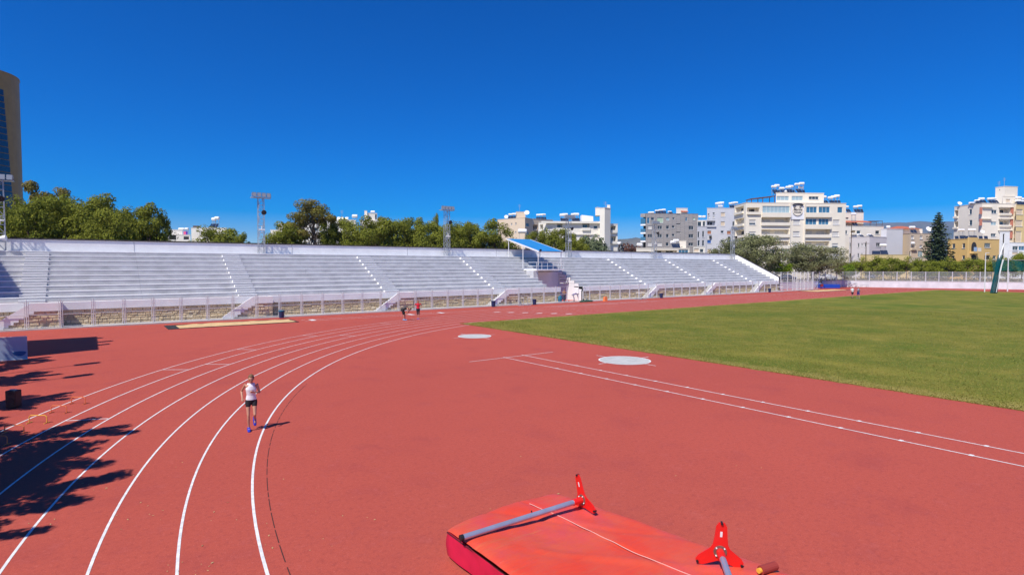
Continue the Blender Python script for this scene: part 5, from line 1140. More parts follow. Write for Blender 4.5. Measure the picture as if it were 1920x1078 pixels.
for i, (x, y, w) in enumerate(((1590, 492, 36), (1615, 484, 40), (1645, 482, 40), (1672, 484, 38), (1700, 483, 42), (1728, 486, 38), (1752, 490, 34))): plant('citrus%d' % (i % 3), x, 141 + (i % 2) * 3, y, w, 'orange tree in the row behind the far wire fence before the yellow house', zb=1.3, group='orange trees before the low houses', name='orange_tree')
for i, (x, y, w) in enumerate(((1780, 484, 42), (1808, 486, 40), (1836, 487, 38), (1860, 485, 38), (1888, 484, 40), (1916, 480, 42))): plant('citrus%d' % ((i + 1) % 3), x, 141, y, w, 'orange tree in the row behind the far wire fence before the ochre house', zb=1.3, group='orange trees before the ochre house', name='orange_tree')
plant('bright', 1585, 138, 496, 28, 'bright low shrub beside the parked white car', zb=1.3, name='shrub')
plant('cedar', 1757, 151, 409, 54, 'dark pointed conifer between the tan house and the ochre house', zb=1.3, name='conifer_tree')
plant('citrus2', 1912, 150, 474, 26, 'round green bush above the green cage net', zb=3.5, name='bush')
plant('pine1', 1455, 165, 485, 70, 'dark tree between the olive trees under the cream block', zb=1.3)
# cactus-like stems on the low yellow house's yard are dry shrubs
# rough scrub on the raised ground behind the fence
g = MB(); rt.seed(9)
for _ in range(5200):
    k = rt.random(); i = rt.choice((0, 1, 1, 2, 2, 3)); a = Vector((*WALL[2 + i], 0)); b = Vector((*WALL[3 + i], 0)); p = a.lerp(b, rt.random()); d = (b - a).normalized(); nr = Vector((-d.y, d.x, 0)); p = p - nr * -rt.uniform(.6, 6.5); p.z = 1.3 + abs(rt.gauss(0, .35)); leaf(g, p, rdir(), rt.uniform(.15, .38), 1.4)
o = g.build('scrub', leaf_material('scrub_leaves', (0.07, 0.085, 0.025), (0.17, 0.15, 0.07), (0.30, 0.22, 0.12), .2)); tag(o, 'dry low scrub on the bank behind the wire fence', 'scrub', kind='stuff')
# pines left of the picture that shade the bend
def shade_tree(seed, H, W):
    rt.seed(seed); c = MB(); ends = []
    for i in range(17):
        a = rt.uniform(0, 6.28); z = rt.uniform(.42, .95) * H; L_ = W / 2 * (1.15 - z / H * .6) * rt.uniform(.75, 1.15); e = Vector((math.cos(a) * L_, math.sin(a) * L_, z + rt.uniform(0, .5))); ends.append(e)
        for j in range(7):
            s = .25 + .75 * (j + rt.random() * .5) / 7; p = Vector((0, 0, z - .3)).lerp(e, s); puff(c, p, .50 * (1.3 - s * .55), .22, 62, .17)
    t = MB(); t.tube((0, 0, 0), (0, 0, H * .95), .28, .06, n=7)
    for e in ends: t.tube((0, 0, e.z - .6), e, .07, .02, n=4, caps=False)
    return t.mesh('shade_trunk', M_BARK), c.mesh('shade_crown', L_PINE)
TM['shade0'] = shade_tree(71, 11, 7); TM['shade1'] = shade_tree(72, 11, 7)
SH = Vector((math.cos(SUN_AZ + math.pi), math.sin(SUN_AZ + math.pi), 0)) / math.tan(SUN_EL)
def shade(kind, sx, sy, s, zc, i):
    """tree whose crown, at height zc, throws its shadow on the ground point (sx, sy)"""
    t = thing('pine_tree', 'pine beside the bend left of the picture, shading the outer lanes', 'tree', (sx - SH.x * zc, sy - SH.y * zc, 0), 'pines shading the bend'); t.scale = (s, s, s); t.rotation_euler = (0, 0, i * 1.7)
    link_part('trunk', TM[kind][0], t); link_part('crown', TM[kind][1], t)
for i, (sx, sy, s) in enumerate(((-1.7, 17.6, .80), (-1.6, 20.2, .74), (-2.0, 15.0, .66), (-3.6, 16.4, .8), (-3.6, 19.6, .8), (-2.9, 13.2, .55), (-4.6, 21.5, .7), (-2.6, 26.2, .58), (-4.3, 23.6, .62), (-4.6, 26.0, .6), (-3.3, 31.7, .62), (-5.2, 29.0, .55), (-3.9, 37.6, .68), (-3.4, 35.9, .55), (-5.5, 33.5, .7))):  # one unseen pine among these is added to shade the display board
    shade('shade%d' % (i % 2), sx, sy, s, 7.4 * s, i)
# ================================================================ high-jump landing mat and standards
def mat_vinyl():
    m = bpy.data.materials.new('mat_top_vinyl'); m.use_nodes = True; t = m.node_tree; N = t.nodes; L = t.links; b = N['Principled BSDF']
    b.inputs['Roughness'].default_value = 0.5; b.inputs['Specular IOR Level'].default_value = 0.4
    tc = N.new('ShaderNodeTexCoord'); v = tc.outputs['Object']
    c = mix_noise(N, L, v, 0.9, 0.40, 0.62, (0.64, 0.055, 0.022), (0.60, 0.085, 0.042), detail=5)
    c = mix_noise(N, L, v, 0.6, 0.52, 0.70, None, (0.56, 0.065, 0.070), c, detail=6, rough=0.7)
    mp = N.new('ShaderNodeMapping'); mp.inputs['Scale'].default_value = (0.5, 3.5, 1.0); mp.inputs['Rotation'].default_value = (0, 0, -0.75); L.new(v, mp.inputs['Vector'])
    c = mix_noise(N, L, mp.outputs[0], 1.2, 0.58, 0.75, None, (0.52, 0.13, 0.050), c, detail=5, rough=0.7)
    c = mix_noise(N, L, mp.outputs[0], 5.0, 0.68, 0.78, None, (0.68, 0.24, 0.16), c, detail=4, rough=0.75)
    c = mix_noise(N, L, v, 30.0, 0.62, 0.80, None, (0.42, 0.06, 0.04), c, detail=3)
    L.new(c, b.inputs['Base Color'])
    n2 = N.new('ShaderNodeTexNoise'); n2.inputs['Scale'].default_value = 5; n2.inputs['Detail'].default_value = 7; L.new(mp.outputs[0], n2.inputs['Vector'])
    bp = N.new('ShaderNodeBump'); bp.inputs['Strength'].default_value = 0.35; bp.inputs['Distance'].default_value = 0.04; L.new(n2.outputs['Fac'], bp.inputs['Height']); L.new(bp.outputs[0], b.inputs['Normal'])
    return m
M_MATTOP = mat_vinyl()
M_MATSIDE = mat('mat_side_vinyl', (0.60, 0.010, 0.055), 0.5, var=.18, scale=2, bump=.2, bscale=4)
hm = thing('landing_mat', 'faded red high jump landing mat with crimson sides', 'landing mat', (5.9, 5.5, 0))
A, B, C, D = Vector((4.62, 8.0, 0)), Vector((7.05, 8.08, 0)), Vector((7.85, 3.5, 0)), Vector((4.62, 3.0, 0))
def matpt(s, t, z): p = A.lerp(B, s).lerp(D.lerp(C, s), t); p = p + Vector((0, .12 * math.sin(math.pi * s) * (1 - t) ** 3, 0)); return Vector((p.x, p.y, z))
g = MB(); NS, NT = 48, 80; vs = []; fs = []
for j in range(NT + 1):
    for i in range(NS + 1):
        s, t = i / NS, j / NT; p = matpt(s, t, 0)
        e = min(s, 1 - s) * 2.6; et = min(t, 1 - t) * 4.6; z = .52
        z -= .03 * math.exp(-e / .05) + .03 * math.exp(-et / .06)
        z += .030 * noise.noise(Vector((p.x * 1.1, p.y * 1.1, 1))) + .012 * noise.noise(Vector((p.x * 3.4 + p.y * 1.5, p.y * 3.1, 4)))
        cr = abs((p.x - 5.7) * .75 + (p.y - 6.1) * .66); z += .020 * math.exp(-(cr / .07) ** 2) * (1 if s > .25 else .4)
        w2 = abs((p.x - 6.3) * .82 + (p.y - 7.0) * .57 + .1 * noise.noise(Vector((p.x, p.y, 3)))); z -= .016 * math.exp(-(w2 / .05) ** 2); w3 = abs((p.x - 5.2) * .5 + (p.y - 5.0) * .86 + .12 * noise.noise(Vector((p.x, p.y, 6)))); z += .016 * math.exp(-(w3 / .06) ** 2)
        sm = abs(s - .66 - .015 * math.sin(t * 9)); z -= .025 * math.exp(-(sm / .006) ** 2) 
        vs.append((p.x, p.y, z))
for j in range(NT):
    for i in range(NS): a = j * (NS + 1) + i; fs.append((a, a + NS + 1, a + NS + 2, a + 1))
g.add(vs, fs); top = g.build('top_sheet', M_MATTOP, hm, smooth=True); fix_normals(top)
if top.data.polygons[10].normal.z < 0: top.data.flip_normals()
g = MB(); ring = [matpt(i / 24, 0, 0) for i in range(24)] + [matpt(1, i / 40, 0) for i in range(40)] + [matpt(1 - i / 24, 1, 0) for i in range(24)] + [matpt(0, 1 - i / 40, 0) for i in range(40)]
n = len(ring); cen = matpt(.5, .5, 0); vs = []; rows = (.06, .14, .24, .34, .41, .455)
for z in rows:
    for i, p in enumerate(ring):
        d = (p - cen).normalized(); bul = .015 * math.sin((z - .06) / .42 * math.pi) + .035 * noise.noise(Vector((p.x * 2.2 + z * 5, p.y * 2.2 - z * 4, 9))); q = p + d * bul; vs.append((q.x, q.y, z))
fs = []
for k in range(len(rows) - 1):
    for i in range(n): fs.append((k * n + i, k * n + (i + 1) % n, (k + 1) * n + (i + 1) % n, (k + 1) * n + i))
g.add(vs, fs); fix_normals(g.build('side_cover', M_MATSIDE, hm, smooth=True))
g = MB()
for i in range(n): p, q = ring[i], ring[(i + 1) % n]; g.tube(p + Vector((0, 0, .438)), q + Vector((0, 0, .438)), .012, n=5, caps=False)
g.build('shadow_gap', mat('shadow_gap_dark', (.07, .008, .012), .6), hm)  # dark tube puts the shadow gap under the top sheet into colour
g = MB()
for k in range(5): q0 = matpt(.04, k / 4, 0); q1 = matpt(.96, k / 4, 0); g.obox(q0 + Vector((0, 0, .0)), (q1 - q0).normalized(), Vector((0, 1, 0)), (q1 - q0).length, .1, .075)
fix_normals(g.build('pallet_slats', M_FRAME, hm))
M_SEAM = mat('seam_thread', (0.80, 0.42, 0.36), .8)
g = MB(); P = []
for j in range(0, NT + 1): s = .66 + .015 * math.sin(j / NT * 9); i = s * NS; q = vs_top = None; p = matpt(s, j / NT, 0); P.append(p)
def topz(p):
    return .52 + .030 * noise.noise(Vector((p.x * 1.1, p.y * 1.1, 1))) + .012 * noise.noise(Vector((p.x * 3.4 + p.y * 1.5, p.y * 3.1, 4)))
for a, b in zip(P[4:-4], P[5:-3]): g.tube(Vector((a.x, a.y, topz(a) + .006)), Vector((b.x, b.y, topz(b) + .006)), .0055, n=4, caps=False)
g.build('seam', M_SEAM, hm)
M_FLANGE = mat('worn_flange', (.24, .16, .13), .5, metal=.5, var=.3, scale=12); M_RED = mat('standard_red', (0.72, 0.015, 0.012), 0.35, var=.08, scale=3); M_ALU = mat('tube_aluminium', (0.42, 0.45, 0.55), 0.32, metal=.55, var=.15, scale=4)
def standard(foot, far, up, label, r=.045, L_=None):
    """jump standard lying on the mat: three-armed foot plate, red socket and aluminium tube"""
    foot = Vector(foot); far = Vector(far); ax = (far - foot).normalized(); up = Vector(up); up = (up - ax * up.dot(ax)).normalized(); sd = ax.cross(up)
    t = thing('jump_standard', label, 'jump standard', (foot.x, foot.y, .53))
    g = MB(); P = lambda a, b, c=0.0: foot + sd * a + up * b + ax * c
    out = []
    for k in range(3):
        an = R(90 + 120 * k); d = Vector((math.cos(an), math.sin(an))); e = Vector((-d.y, d.x)); Lr = .43 if k == 0 else .36
        for (q, w) in ((.10, .105), (.22, .088), (Lr - .06, .075), (Lr, .04)):
            out.append((k, d * q - e * w, d * q + e * w))
    loop = []
    for k in range(3):
        seg = [o for o in out if o[0] == k]; loop += [s[1] for s in seg] + [s[2] for s in reversed(seg)]
    g.prism([P(p.x, p.y, -.006) for p in loop], ax * .014); fix_normals(g.build('foot_plate', M_RED, t))
    g = MB(); g.tube(P(0, 0, .008), P(0, 0, .02), .092, n=20); o = g.build('flange', M_FLANGE, t)
    for k in range(4): a = R(45 + 90 * k); b = MB(); b.tube(P(.078 * math.cos(a), .078 * math.sin(a), .02), P(.078 * math.cos(a), .078 * math.sin(a), .032), .011, n=6); b.build('bolt', M_TANK, o)
    g = MB(); g.tube(P(0, 0, .02), P(0, 0, .20), r * 1.25, n=12); g.build('socket', M_RED, t)
    g = MB(); g.tube(P(0, 0, .18), far, r, n=14); g.build('tube', M_ALU, t, smooth=False)
    g = MB(); g.tube(far - ax * .005, far + ax * .05, r * 1.12, n=12); g.build('end_cap', M_BLACK, t)
    for k in range(3): an = R(90 + 120 * k); q = P(math.cos(an) * (.42 if k == 0 else .35), math.sin(an) * (.42 if k == 0 else .35), 0); g = MB(); g.tube(q - ax * .03, q + ax * .03, .018, n=8); g.build('foot_pad', M_BLACK, t)
    q = P(0, .26, .011); g = MB(); g.add([q - sd * .016 - up * .04, q + sd * .016 - up * .04, q + sd * .016 + up * .04, q - sd * .016 + up * .04], [(0, 1, 2, 3)]); g.build('sticker', M_LINE, t)
    g = MB(); m = foot.lerp(far, .45) + up * (r + .004); g.tube(m, m + up * .03, .012, n=6); g.build('clip', M_BLACK, t)
    return t
f1a = gnd(1092, 936, .69); e1a = gnd(868, 1007, .585)
standard(f1a, e1a, (.45, .25, 1), 'jump standard lying across the mat with its black capped tube end over the edge')
f2a = gnd(1350, 1033, .74); standard(f2a, f2a + Vector((-1.6, -1.55, -.14)), (0.05, .0, 1), 'jump standard on the mat with its red three armed foot facing up')
M_ROLL = mat('roll_red', (.28, .035, .025), .7); rl = gnd(1440, 1072, .54); t = thing('foam_roll', 'small red foam roll at the edge of the landing mat', 'foam roll', rl); g = MB(); g.tube(-CAMR * .13 - CAMF * .06 + Vector((0, 0, .06)), CAMR * .13 + CAMF * .06 + Vector((0, 0, .06)), .06, n=14); g.build('roll', M_ROLL, t, local=True); g = MB(); g.tube(-CAMR * .17 - CAMF * .08 + Vector((0, 0, .06)), -CAMR * .13 - CAMF * .06 + Vector((0, 0, .06)), .035, n=10); g.build('core', M_YELLOW, t, local=True)

# ================================================================ small equipment
def bin_(x, y, label, top=False):
    t = thing('litter_bin', label, 'litter bin', (x, y, 0), 'bins along the track fence'); g = MB(); g.tube((0, 0, 0), (0, 0, .64), .20, .26, n=14); g.build('body', M_BIN, t, local=True)
    g = MB(); g.tube((0, 0, .62), (0, 0, .71), .28, .27, n=14); g.build('bag_rim', M_TEAL if top else M_BIN, t, local=True)
for (px, py, Y, s) in ((528, 596, 54.7, 'with teal bag beside the long jump sand pit'), (925, 575, 54.75, 'at the stairs left of the blue canopy'), (1002, 567, 54.75, 'in front of the open tunnel'), (1240, 557, 54.75, 'in front of the stairs below the grey stone house'), (1443, 547, 54.75, 'near the end of the grandstand')):
    p = onY(px, py, Y); bin_(p.x, Y, 'dark blue litter bin ' + s, px == 528)
def hurdle(x, y, rz, label, n=1, grp=None):
    t = thing('hurdle', label, 'hurdle', (x, y, 0), grp); t.rotation_euler = (0, 0, rz); g = MB()
    for a in (-.55, .55): g.bar((a, 0, .03), (a, .6, .03), .06); g.bar((a, .05, .03), (a, .05, .95), .045)
    g.bar((-.55, .6, .03), (.55, .6, .03), .05); g.build('frame', M_STEEL, t, local=True); g = MB(); g.box(-.6, .6, .02, .05, .90, .98); g.build('top_bar', M_FRAME, t, local=True)
for i, (px, Y, rz) in enumerate(((980, 54.6, 1.2), (993, 54.5, 1.3), (1198, 54.5, 1.4), (1207, 54.4, 1.4), (1366, 54.6, 1.3), (1463, 54.6, 1.5))):
    p = onY(px, 565, Y); hurdle(p.x, Y, rz, ('hurdle below the seats left of the blue canopy', 'hurdle below the seats left of the blue canopy', 'hurdle by the fence below the grey stone house', 'hurdle by the fence below the grey stone house', 'hurdle by the fence below the pale grey house', 'hurdle by the fence near the last bin')[i], grp=('hurdles left of the canopy', 'hurdles left of the canopy', 'hurdles below the stone house', 'hurdles below the stone house', None, None)[i])
p = onY(1135, 563, 54.6); t = thing('orange_block', 'orange plastic block standing at the fence right of the tunnel', 'block', (p.x, 54.6, 0)); g = MB(); g.add([(-.26, -.2, 0), (.26, -.2, 0), (.26, .2, 0), (-.26, .2, 0), (-.2, -.14, .62), (.2, -.14, .62), (.2, .14, .62), (-.2, .14, .62)], [(0, 1, 5, 4), (1, 2, 6, 5), (2, 3, 7, 6), (3, 0, 4, 7), (4, 5, 6, 7)]); g.build('body', M_ORANGE, t, local=True); g = MB(); g.box(-.29, .29, -.23, .23, 0, .05); g.build('foot', M_ORANGE, t, local=True)
p = onY(1100, 565, 54.3); t = thing('hose_coil', 'green hose heap lying on the kerb at the tunnel', 'hose', (p.x, 54.4, 0))
g = MB(); M_HOSE = mat('green_hose', (.04, .14, .09), .6); P = [Vector((math.cos(i * .5) * (1.1 + .15 * math.sin(i * 1.7)), math.sin(i * .5) * .30, .05 + .004 * i)) for i in range(46)]
for a, b in zip(P[:-1], P[1:]): g.tube(a, b, .035, n=5, caps=False)
g.build('hose', M_HOSE, t, local=True)
# ladder-like frame and barrel by the tunnel
t = thing('trolley', 'grey upright hand trolley beside the bending man at the tunnel', 'trolley', (54.0, 56.0, .1)); g = MB()
for a in (-.25, .25): g.tube((a, 0, .15), (a * .9, .25, 1.75), .03)
for z in (.4, .8, 1.2, 1.72): g.tube((-.24, .25 * (z - .15) / 1.6, z), (.24, .25 * (z - .15) / 1.6, z), .025)
g.box(-.28, .28, -.3, .02, .10, .14); g.build('frame', M_STEEL, t, local=True); 
for a in (-.3, .3): g = MB(); g.tube((a - .04, .05, .12), (a + .04, .05, .12), .12, n=12); g.build('wheel', M_BLACK, t, local=True)
t = thing('barrel', 'blue plastic barrel at the left side of the tunnel opening', 'barrel', (49.75, 56.35, .03)); g = MB(); g.loft([((0, 0, .06), .24, .24), ((0, 0, .3), .29, .29), ((0, 0, .62), .26, .26)], n=14); g.build('body', M_TEAL, t, local=True); g = MB(); g.tube((0, 0, .3), (0, 0, .34), .30, n=14); g.build('hoop', M_BIN, t, local=True)
# mini hurdles on the bend
def mini(px0, py0, px1, py1, mm, i):
    a = gnd(px0, py0); b = gnd(px1, py1); c = (a + b) / 2; u = (b - a).normalized(); w = max(.42, (b - a).length); n = Vector((-u.y, u.x, 0))
    t = thing('mini_hurdle', ('orange mini hurdle on the outer lane, its feet in full sun', 'orange mini hurdle on the outer lane, second in the row', 'yellow mini hurdle on the outer lane at the edge of the shade', 'orange mini hurdle in the tree shade', 'orange mini hurdle in the tree shade at the end of the row')[i], 'mini hurdle', c); g = MB(); h = .24; r = .013
    Q = [u * -w / 2 + Vector((0, 0, .02)), u * -w / 2 + Vector((0, 0, h - .05)), u * (-w / 2 + .05) + Vector((0, 0, h)), u * (w / 2 - .05) + Vector((0, 0, h)), u * w / 2 + Vector((0, 0, h - .05)), u * w / 2 + Vector((0, 0, .02))]
    for p, q in zip(Q[:-1], Q[1:]): g.tube(p, q, r, n=7)
    g.build('hoop', mm, t, local=True)
    for s in (-1, 1): g = MB(); e = u * s * w / 2; g.tube(e - n * .11 + Vector((0, 0, r)), e + n * .11 + Vector((0, 0, r)), r, n=7); g.build('foot', mm, t, local=True)
for i, a in enumerate(((134, 757, 160, 757, M_ORANGE), (96, 774, 125, 774, M_ORANGE), (55, 793, 88, 793, M_YELLOW), (9, 812, 45, 812, M_ORANGE), (-22, 833, 14, 833, M_ORANGE))): mini(*a, i)
# board and black bin in the shade on the left
a = gnd(-40, 681); b = gnd(52, 674); u = (b - a).normalized(); t = thing('display_board', 'large pale display board with a blue emblem standing in the shade', 'display board', ((a + b) / 2))
M_BOARD = mat('board_face', (0.36, 0.44, 0.58), .5, var=.06, scale=2); n_ = Vector((u.y, -u.x, 0)); L_ = (b - a).length; O = -u * L_ / 2
g = MB(); g.obox(O + Vector((0, 0, .06)), u, -n_, L_, .05, 1.12); fix_normals(g.build('panel', M_BOARD, t, local=True))
g = MB(); g.obox(O + Vector((0, 0, .02)) + n_ * .01, u, -n_, L_, .07, .05); g.obox(O + Vector((0, 0, 1.175)) + n_ * .01, u, -n_, L_, .07, .04); fix_normals(g.build('frame', M_FRAME, t, local=True))
g = MB(); c0 = u * (L_ / 2 - .31) + n_ * .012 + Vector((0, 0, .36)); pts = [c0 + u * .26 * math.cos(2 * math.pi * k / 24) + Vector((0, 0, .12 * math.sin(2 * math.pi * k / 24) + .02 * math.cos(4 * math.pi * k / 24))) for k in range(24)]; g.add(pts, [tuple(range(24))]); g.build('emblem', mat('emblem_blue', (.01, .10, .30), .4), t, local=True)
for s in (-.8, .8): g = MB(); g.bar(u * s * L_ / 2 - n_ * .05 + Vector((0, 0, .9)), u * s * L_ / 2 - n_ * .5, .04); g.build('prop', M_STEEL, t, local=True)
p = gnd(26, 764); t = thing('black_case', 'black loudspeaker case standing in the tree shade by the outer lane', 'loudspeaker case', p); t.rotation_euler = (0, 0, math.atan2(CAMR.y, CAMR.x) + .05); g = MB(); g.box(-.17, .17, -.14, .14, .02, .60); o = g.build('case', M_BLACK, t, local=True); md = o.modifiers.new('b', 'BEVEL'); md.width = .02; g = MB(); g.tube((0, -.142, .22), (0, -.15, .22), .14, n=20); g.tube((0, -.142, .5), (0, -.15, .5), .06, n=16); g.build('cone', M_RUBBER, t, local=True); g = MB(); g.box(-.1, .1, -.03, .03, .60, .63); g.build('handle', M_STEEL, t, local=True)
# javelin net cage and poles on the right
cg = thing('throwing_cage', 'throwing cage gate with dark green net and leaning white poles', 'throwing cage', gnd(1862, 550)); c0 = Vector(cg.location)
M_NET = net_material('green_net', (0.006, 0.10, 0.11), .75); M_NET2 = net_material('green_net_far', (0.006, 0.11, 0.10), .68)
def P3(px, py, d): return dep(px, py, d)
d0 = c0.dot(CAMF)
for (a, b, r) in (((1863, 548, d0), (1881, 487, d0 + .3), .11), ((1880, 490, d0), (1868, 548, d0 - .4), .05), ((1858, 549, d0 + 1.0), (1876, 470, d0 + 1.4), .07)):
    g = MB(); g.tube(P3(*a), P3(*b), r, n=8); g.build('leaning_pole', M_FRAME, cg)
g = MB(); g.add([P3(1856, 549, d0 + .2), P3(1870, 549, d0 + .1), P3(1880, 478, d0 + .4), P3(1871, 478, d0 + .5), P3(1863, 549, d0 - .6), P3(1876, 488, d0 - .3)], [(0, 1, 2, 3), (0, 4, 5, 3), (4, 1, 2, 5)]); g.build('furled_net', M_NET, cg)
g = MB(); g.tube(P3(1872, 487, d0 + .3), P3(1883, 456, d0 + .6), .14, .10, n=6); g.tube(P3(1878, 457, d0 + .6), P3(1890, 457, d0 + .6), .05); g.build('pole_head', M_FRAME, cg)
dn = d0 + 7
g = MB(); nn = 16
vs = []; 
for i in range(nn + 1): x = 1859 + (1990 - 1859) * i / nn; vs += [P3(x, 488 + 1.2 * math.sin(i * 1.2), dn + .2 * math.sin(i * 2.1)), P3(x + 4 - (4 if i else 0), 508, dn + .35 * math.sin(i * 1.7)), P3(x, 545, dn)]
fs = []
for i in range(nn): a = i * 3; fs += [(a, a + 3, a + 4, a + 1)]
g.add(vs, fs); g.build('net', M_NET2, cg)
for (x, y0, y1, d) in ((1889, 470, 546.5, dn - .3), (1925, 476, 546, dn - .3)): g = MB(); g.tube(P3(x, y1, d), P3(x + 2, y0, d), .10, .07, n=8); g.tube(P3(x + 2, y0, d), P3(x + 8, y0, d), .05); g.build('post', M_FRAME, cg)
g = MB(); g.tube(P3(1860, 487.5, dn), P3(1990, 488, dn), .04); g.build('cable', M_STEEL, cg)
p = gnd(1846, 547.5); t = thing('white_post', 'tall thin white post at the edge of the grass before the retaining wall', 'post', p); zt = dep(1850, 474, p.dot(CAMF)).z; g = MB(); g.tube((0, 0, 0), (0, 0, zt), .09, .06, n=8); g.build('shaft', M_FRAME, t, local=True); g = MB(); g.tube((0, 0, zt - .05), CAMR * .65 + Vector((0, 0, zt - .02)), .045); g.build('arm', M_FRAME, t, local=True)
# blue mat and folded frames at the end of the straight
t = thing('blue_mat', 'bright blue crash mat at the end of the straight', 'mat', gnd(1557, 540.5)); g = MB(); q = Vector(t.location); q.z = 0; w = 4.2; g.obox(-CAMR * w / 2, CAMR, CAMF, w, 1.8, .82); o = g.build('cover', mat('mat_blue', (.008, .06, .42), .5, var=.1, scale=2), t, local=True); fix_normals(o); md = o.modifiers.new('b', 'BEVEL'); md.width = .07; md.segments = 3
g = MB(); g.obox(-CAMR * w / 2 - CAMF * .012, CAMR, CAMF, w, .01, .06); g.build('hem', M_BIN, t, local=True)
for i, x in enumerate((1537, 1557, 1567, 1577)):
    p = gnd(x, 539.2) + CAMF * 2.4; t = thing('bicycle', 'bicycle leaning behind the blue mat' , 'bicycle', p, 'bicycles behind the blue mat'); u = (CAMR * .9 + CAMF * .3 * (-1) ** i).normalized(); z = Vector((0, 0, 1))
    for s in (-.5, .5):
        g = MB(); c = u * s + z * .34
        for k in range(18): a0, a1 = 2 * math.pi * k / 18, 2 * math.pi * (k + 1) / 18; g.tube(c + (u * math.cos(a0) + z * math.sin(a0)) * .32, c + (u * math.cos(a1) + z * math.sin(a1)) * .32, .022, n=4, caps=False)
        for k in range(8): a0 = math.pi * k / 4; g.tube(c, c + (u * math.cos(a0) + z * math.sin(a0)) * .31, .006, n=3, caps=False)
        g.build('wheel', M_BLACK, t, local=True)
    g = MB(); bb = z * .32; st = u * -.18 + z * .80; hd = u * .36 + z * .82
    for a, b in ((bb, st), (st, hd), (bb, hd), (bb, u * -.5 + z * .34), (st, u * -.5 + z * .34), (hd, u * .5 + z * .34)): g.tube(a, b, .02, n=6)
    g.build('frame', M_STEEL, t, local=True); g = MB(); g.ball(st + z * .1, .13, .07, .03); g.tube(st, st + z * .1, .015); g.build('saddle', M_BLACK, t, local=True); g = MB(); g.tube(hd, hd + z * .15, .015); g.tube(hd + z * .15 + CAMF * .25, hd + z * .15 - CAMF * .25, .015); g.build('handlebar', M_BLACK, t, local=True)
p = gnd(1617, 539); 
for i, (x, w, h) in enumerate(((1604, 1.6, .9), (1620, 1.4, .55))):
    p = gnd(x, 538.7) + CAMF * (.8 - i * 1.2); t = thing('steel_trestle', ('thin empty trestle frame at the white retaining wall', 'low dark trestle frame at the white retaining wall')[i], 'trestle', p); g = MB()
    for s in (-1, 1):
        for b in (0, .5): g = MB(); g.bar(CAMR * s * w / 2 + CAMF * b, CAMR * s * w / 2 + CAMF * b + Vector((0, 0, h)), .06); g.build('leg', M_STEEL, t, local=True)
    g = MB(); [g.bar(-CAMR * w / 2 + CAMF * b + Vector((0, 0, h)), CAMR * w / 2 + CAMF * b + Vector((0, 0, h)), .06) for b in (0, .5)]; g.build('top_rails', M_STEEL, t, local=True)
# timing stand: dark tripod frame left of the blue mat
p = gnd(1538, 541); t = thing('equipment_rack', 'dark equipment rack with red cloth left of the blue mat', 'rack', p); g = MB()
for s in (-1, 1): g.bar(CAMR * s * 1.0, CAMR * s * .35 + Vector((0, 0, 1.3)), .06); g.bar(CAMR * s * .6 + CAMF * .8, CAMR * s * .3 + Vector((0, 0, 1.3)), .06)
g.bar(-CAMR * .6 + Vector((0, 0, .8)), CAMR * .6 + Vector((0, 0, .8)), .06); g.build('frame', M_BLACK, t, local=True); g = MB(); g.obox(CAMR * .1 + Vector((0, 0, .35)) - CAMF * .05, CAMR, CAMF, .5, .3, .6); fix_normals(g.build('red_cloth', mat('rack_red', (.22, .02, .03), .8), t, local=True)); g = MB(); g.ball(Vector((0, 0, 1.42)), .35, .3, .2); g.build('bag', M_BLACK, t, local=True)

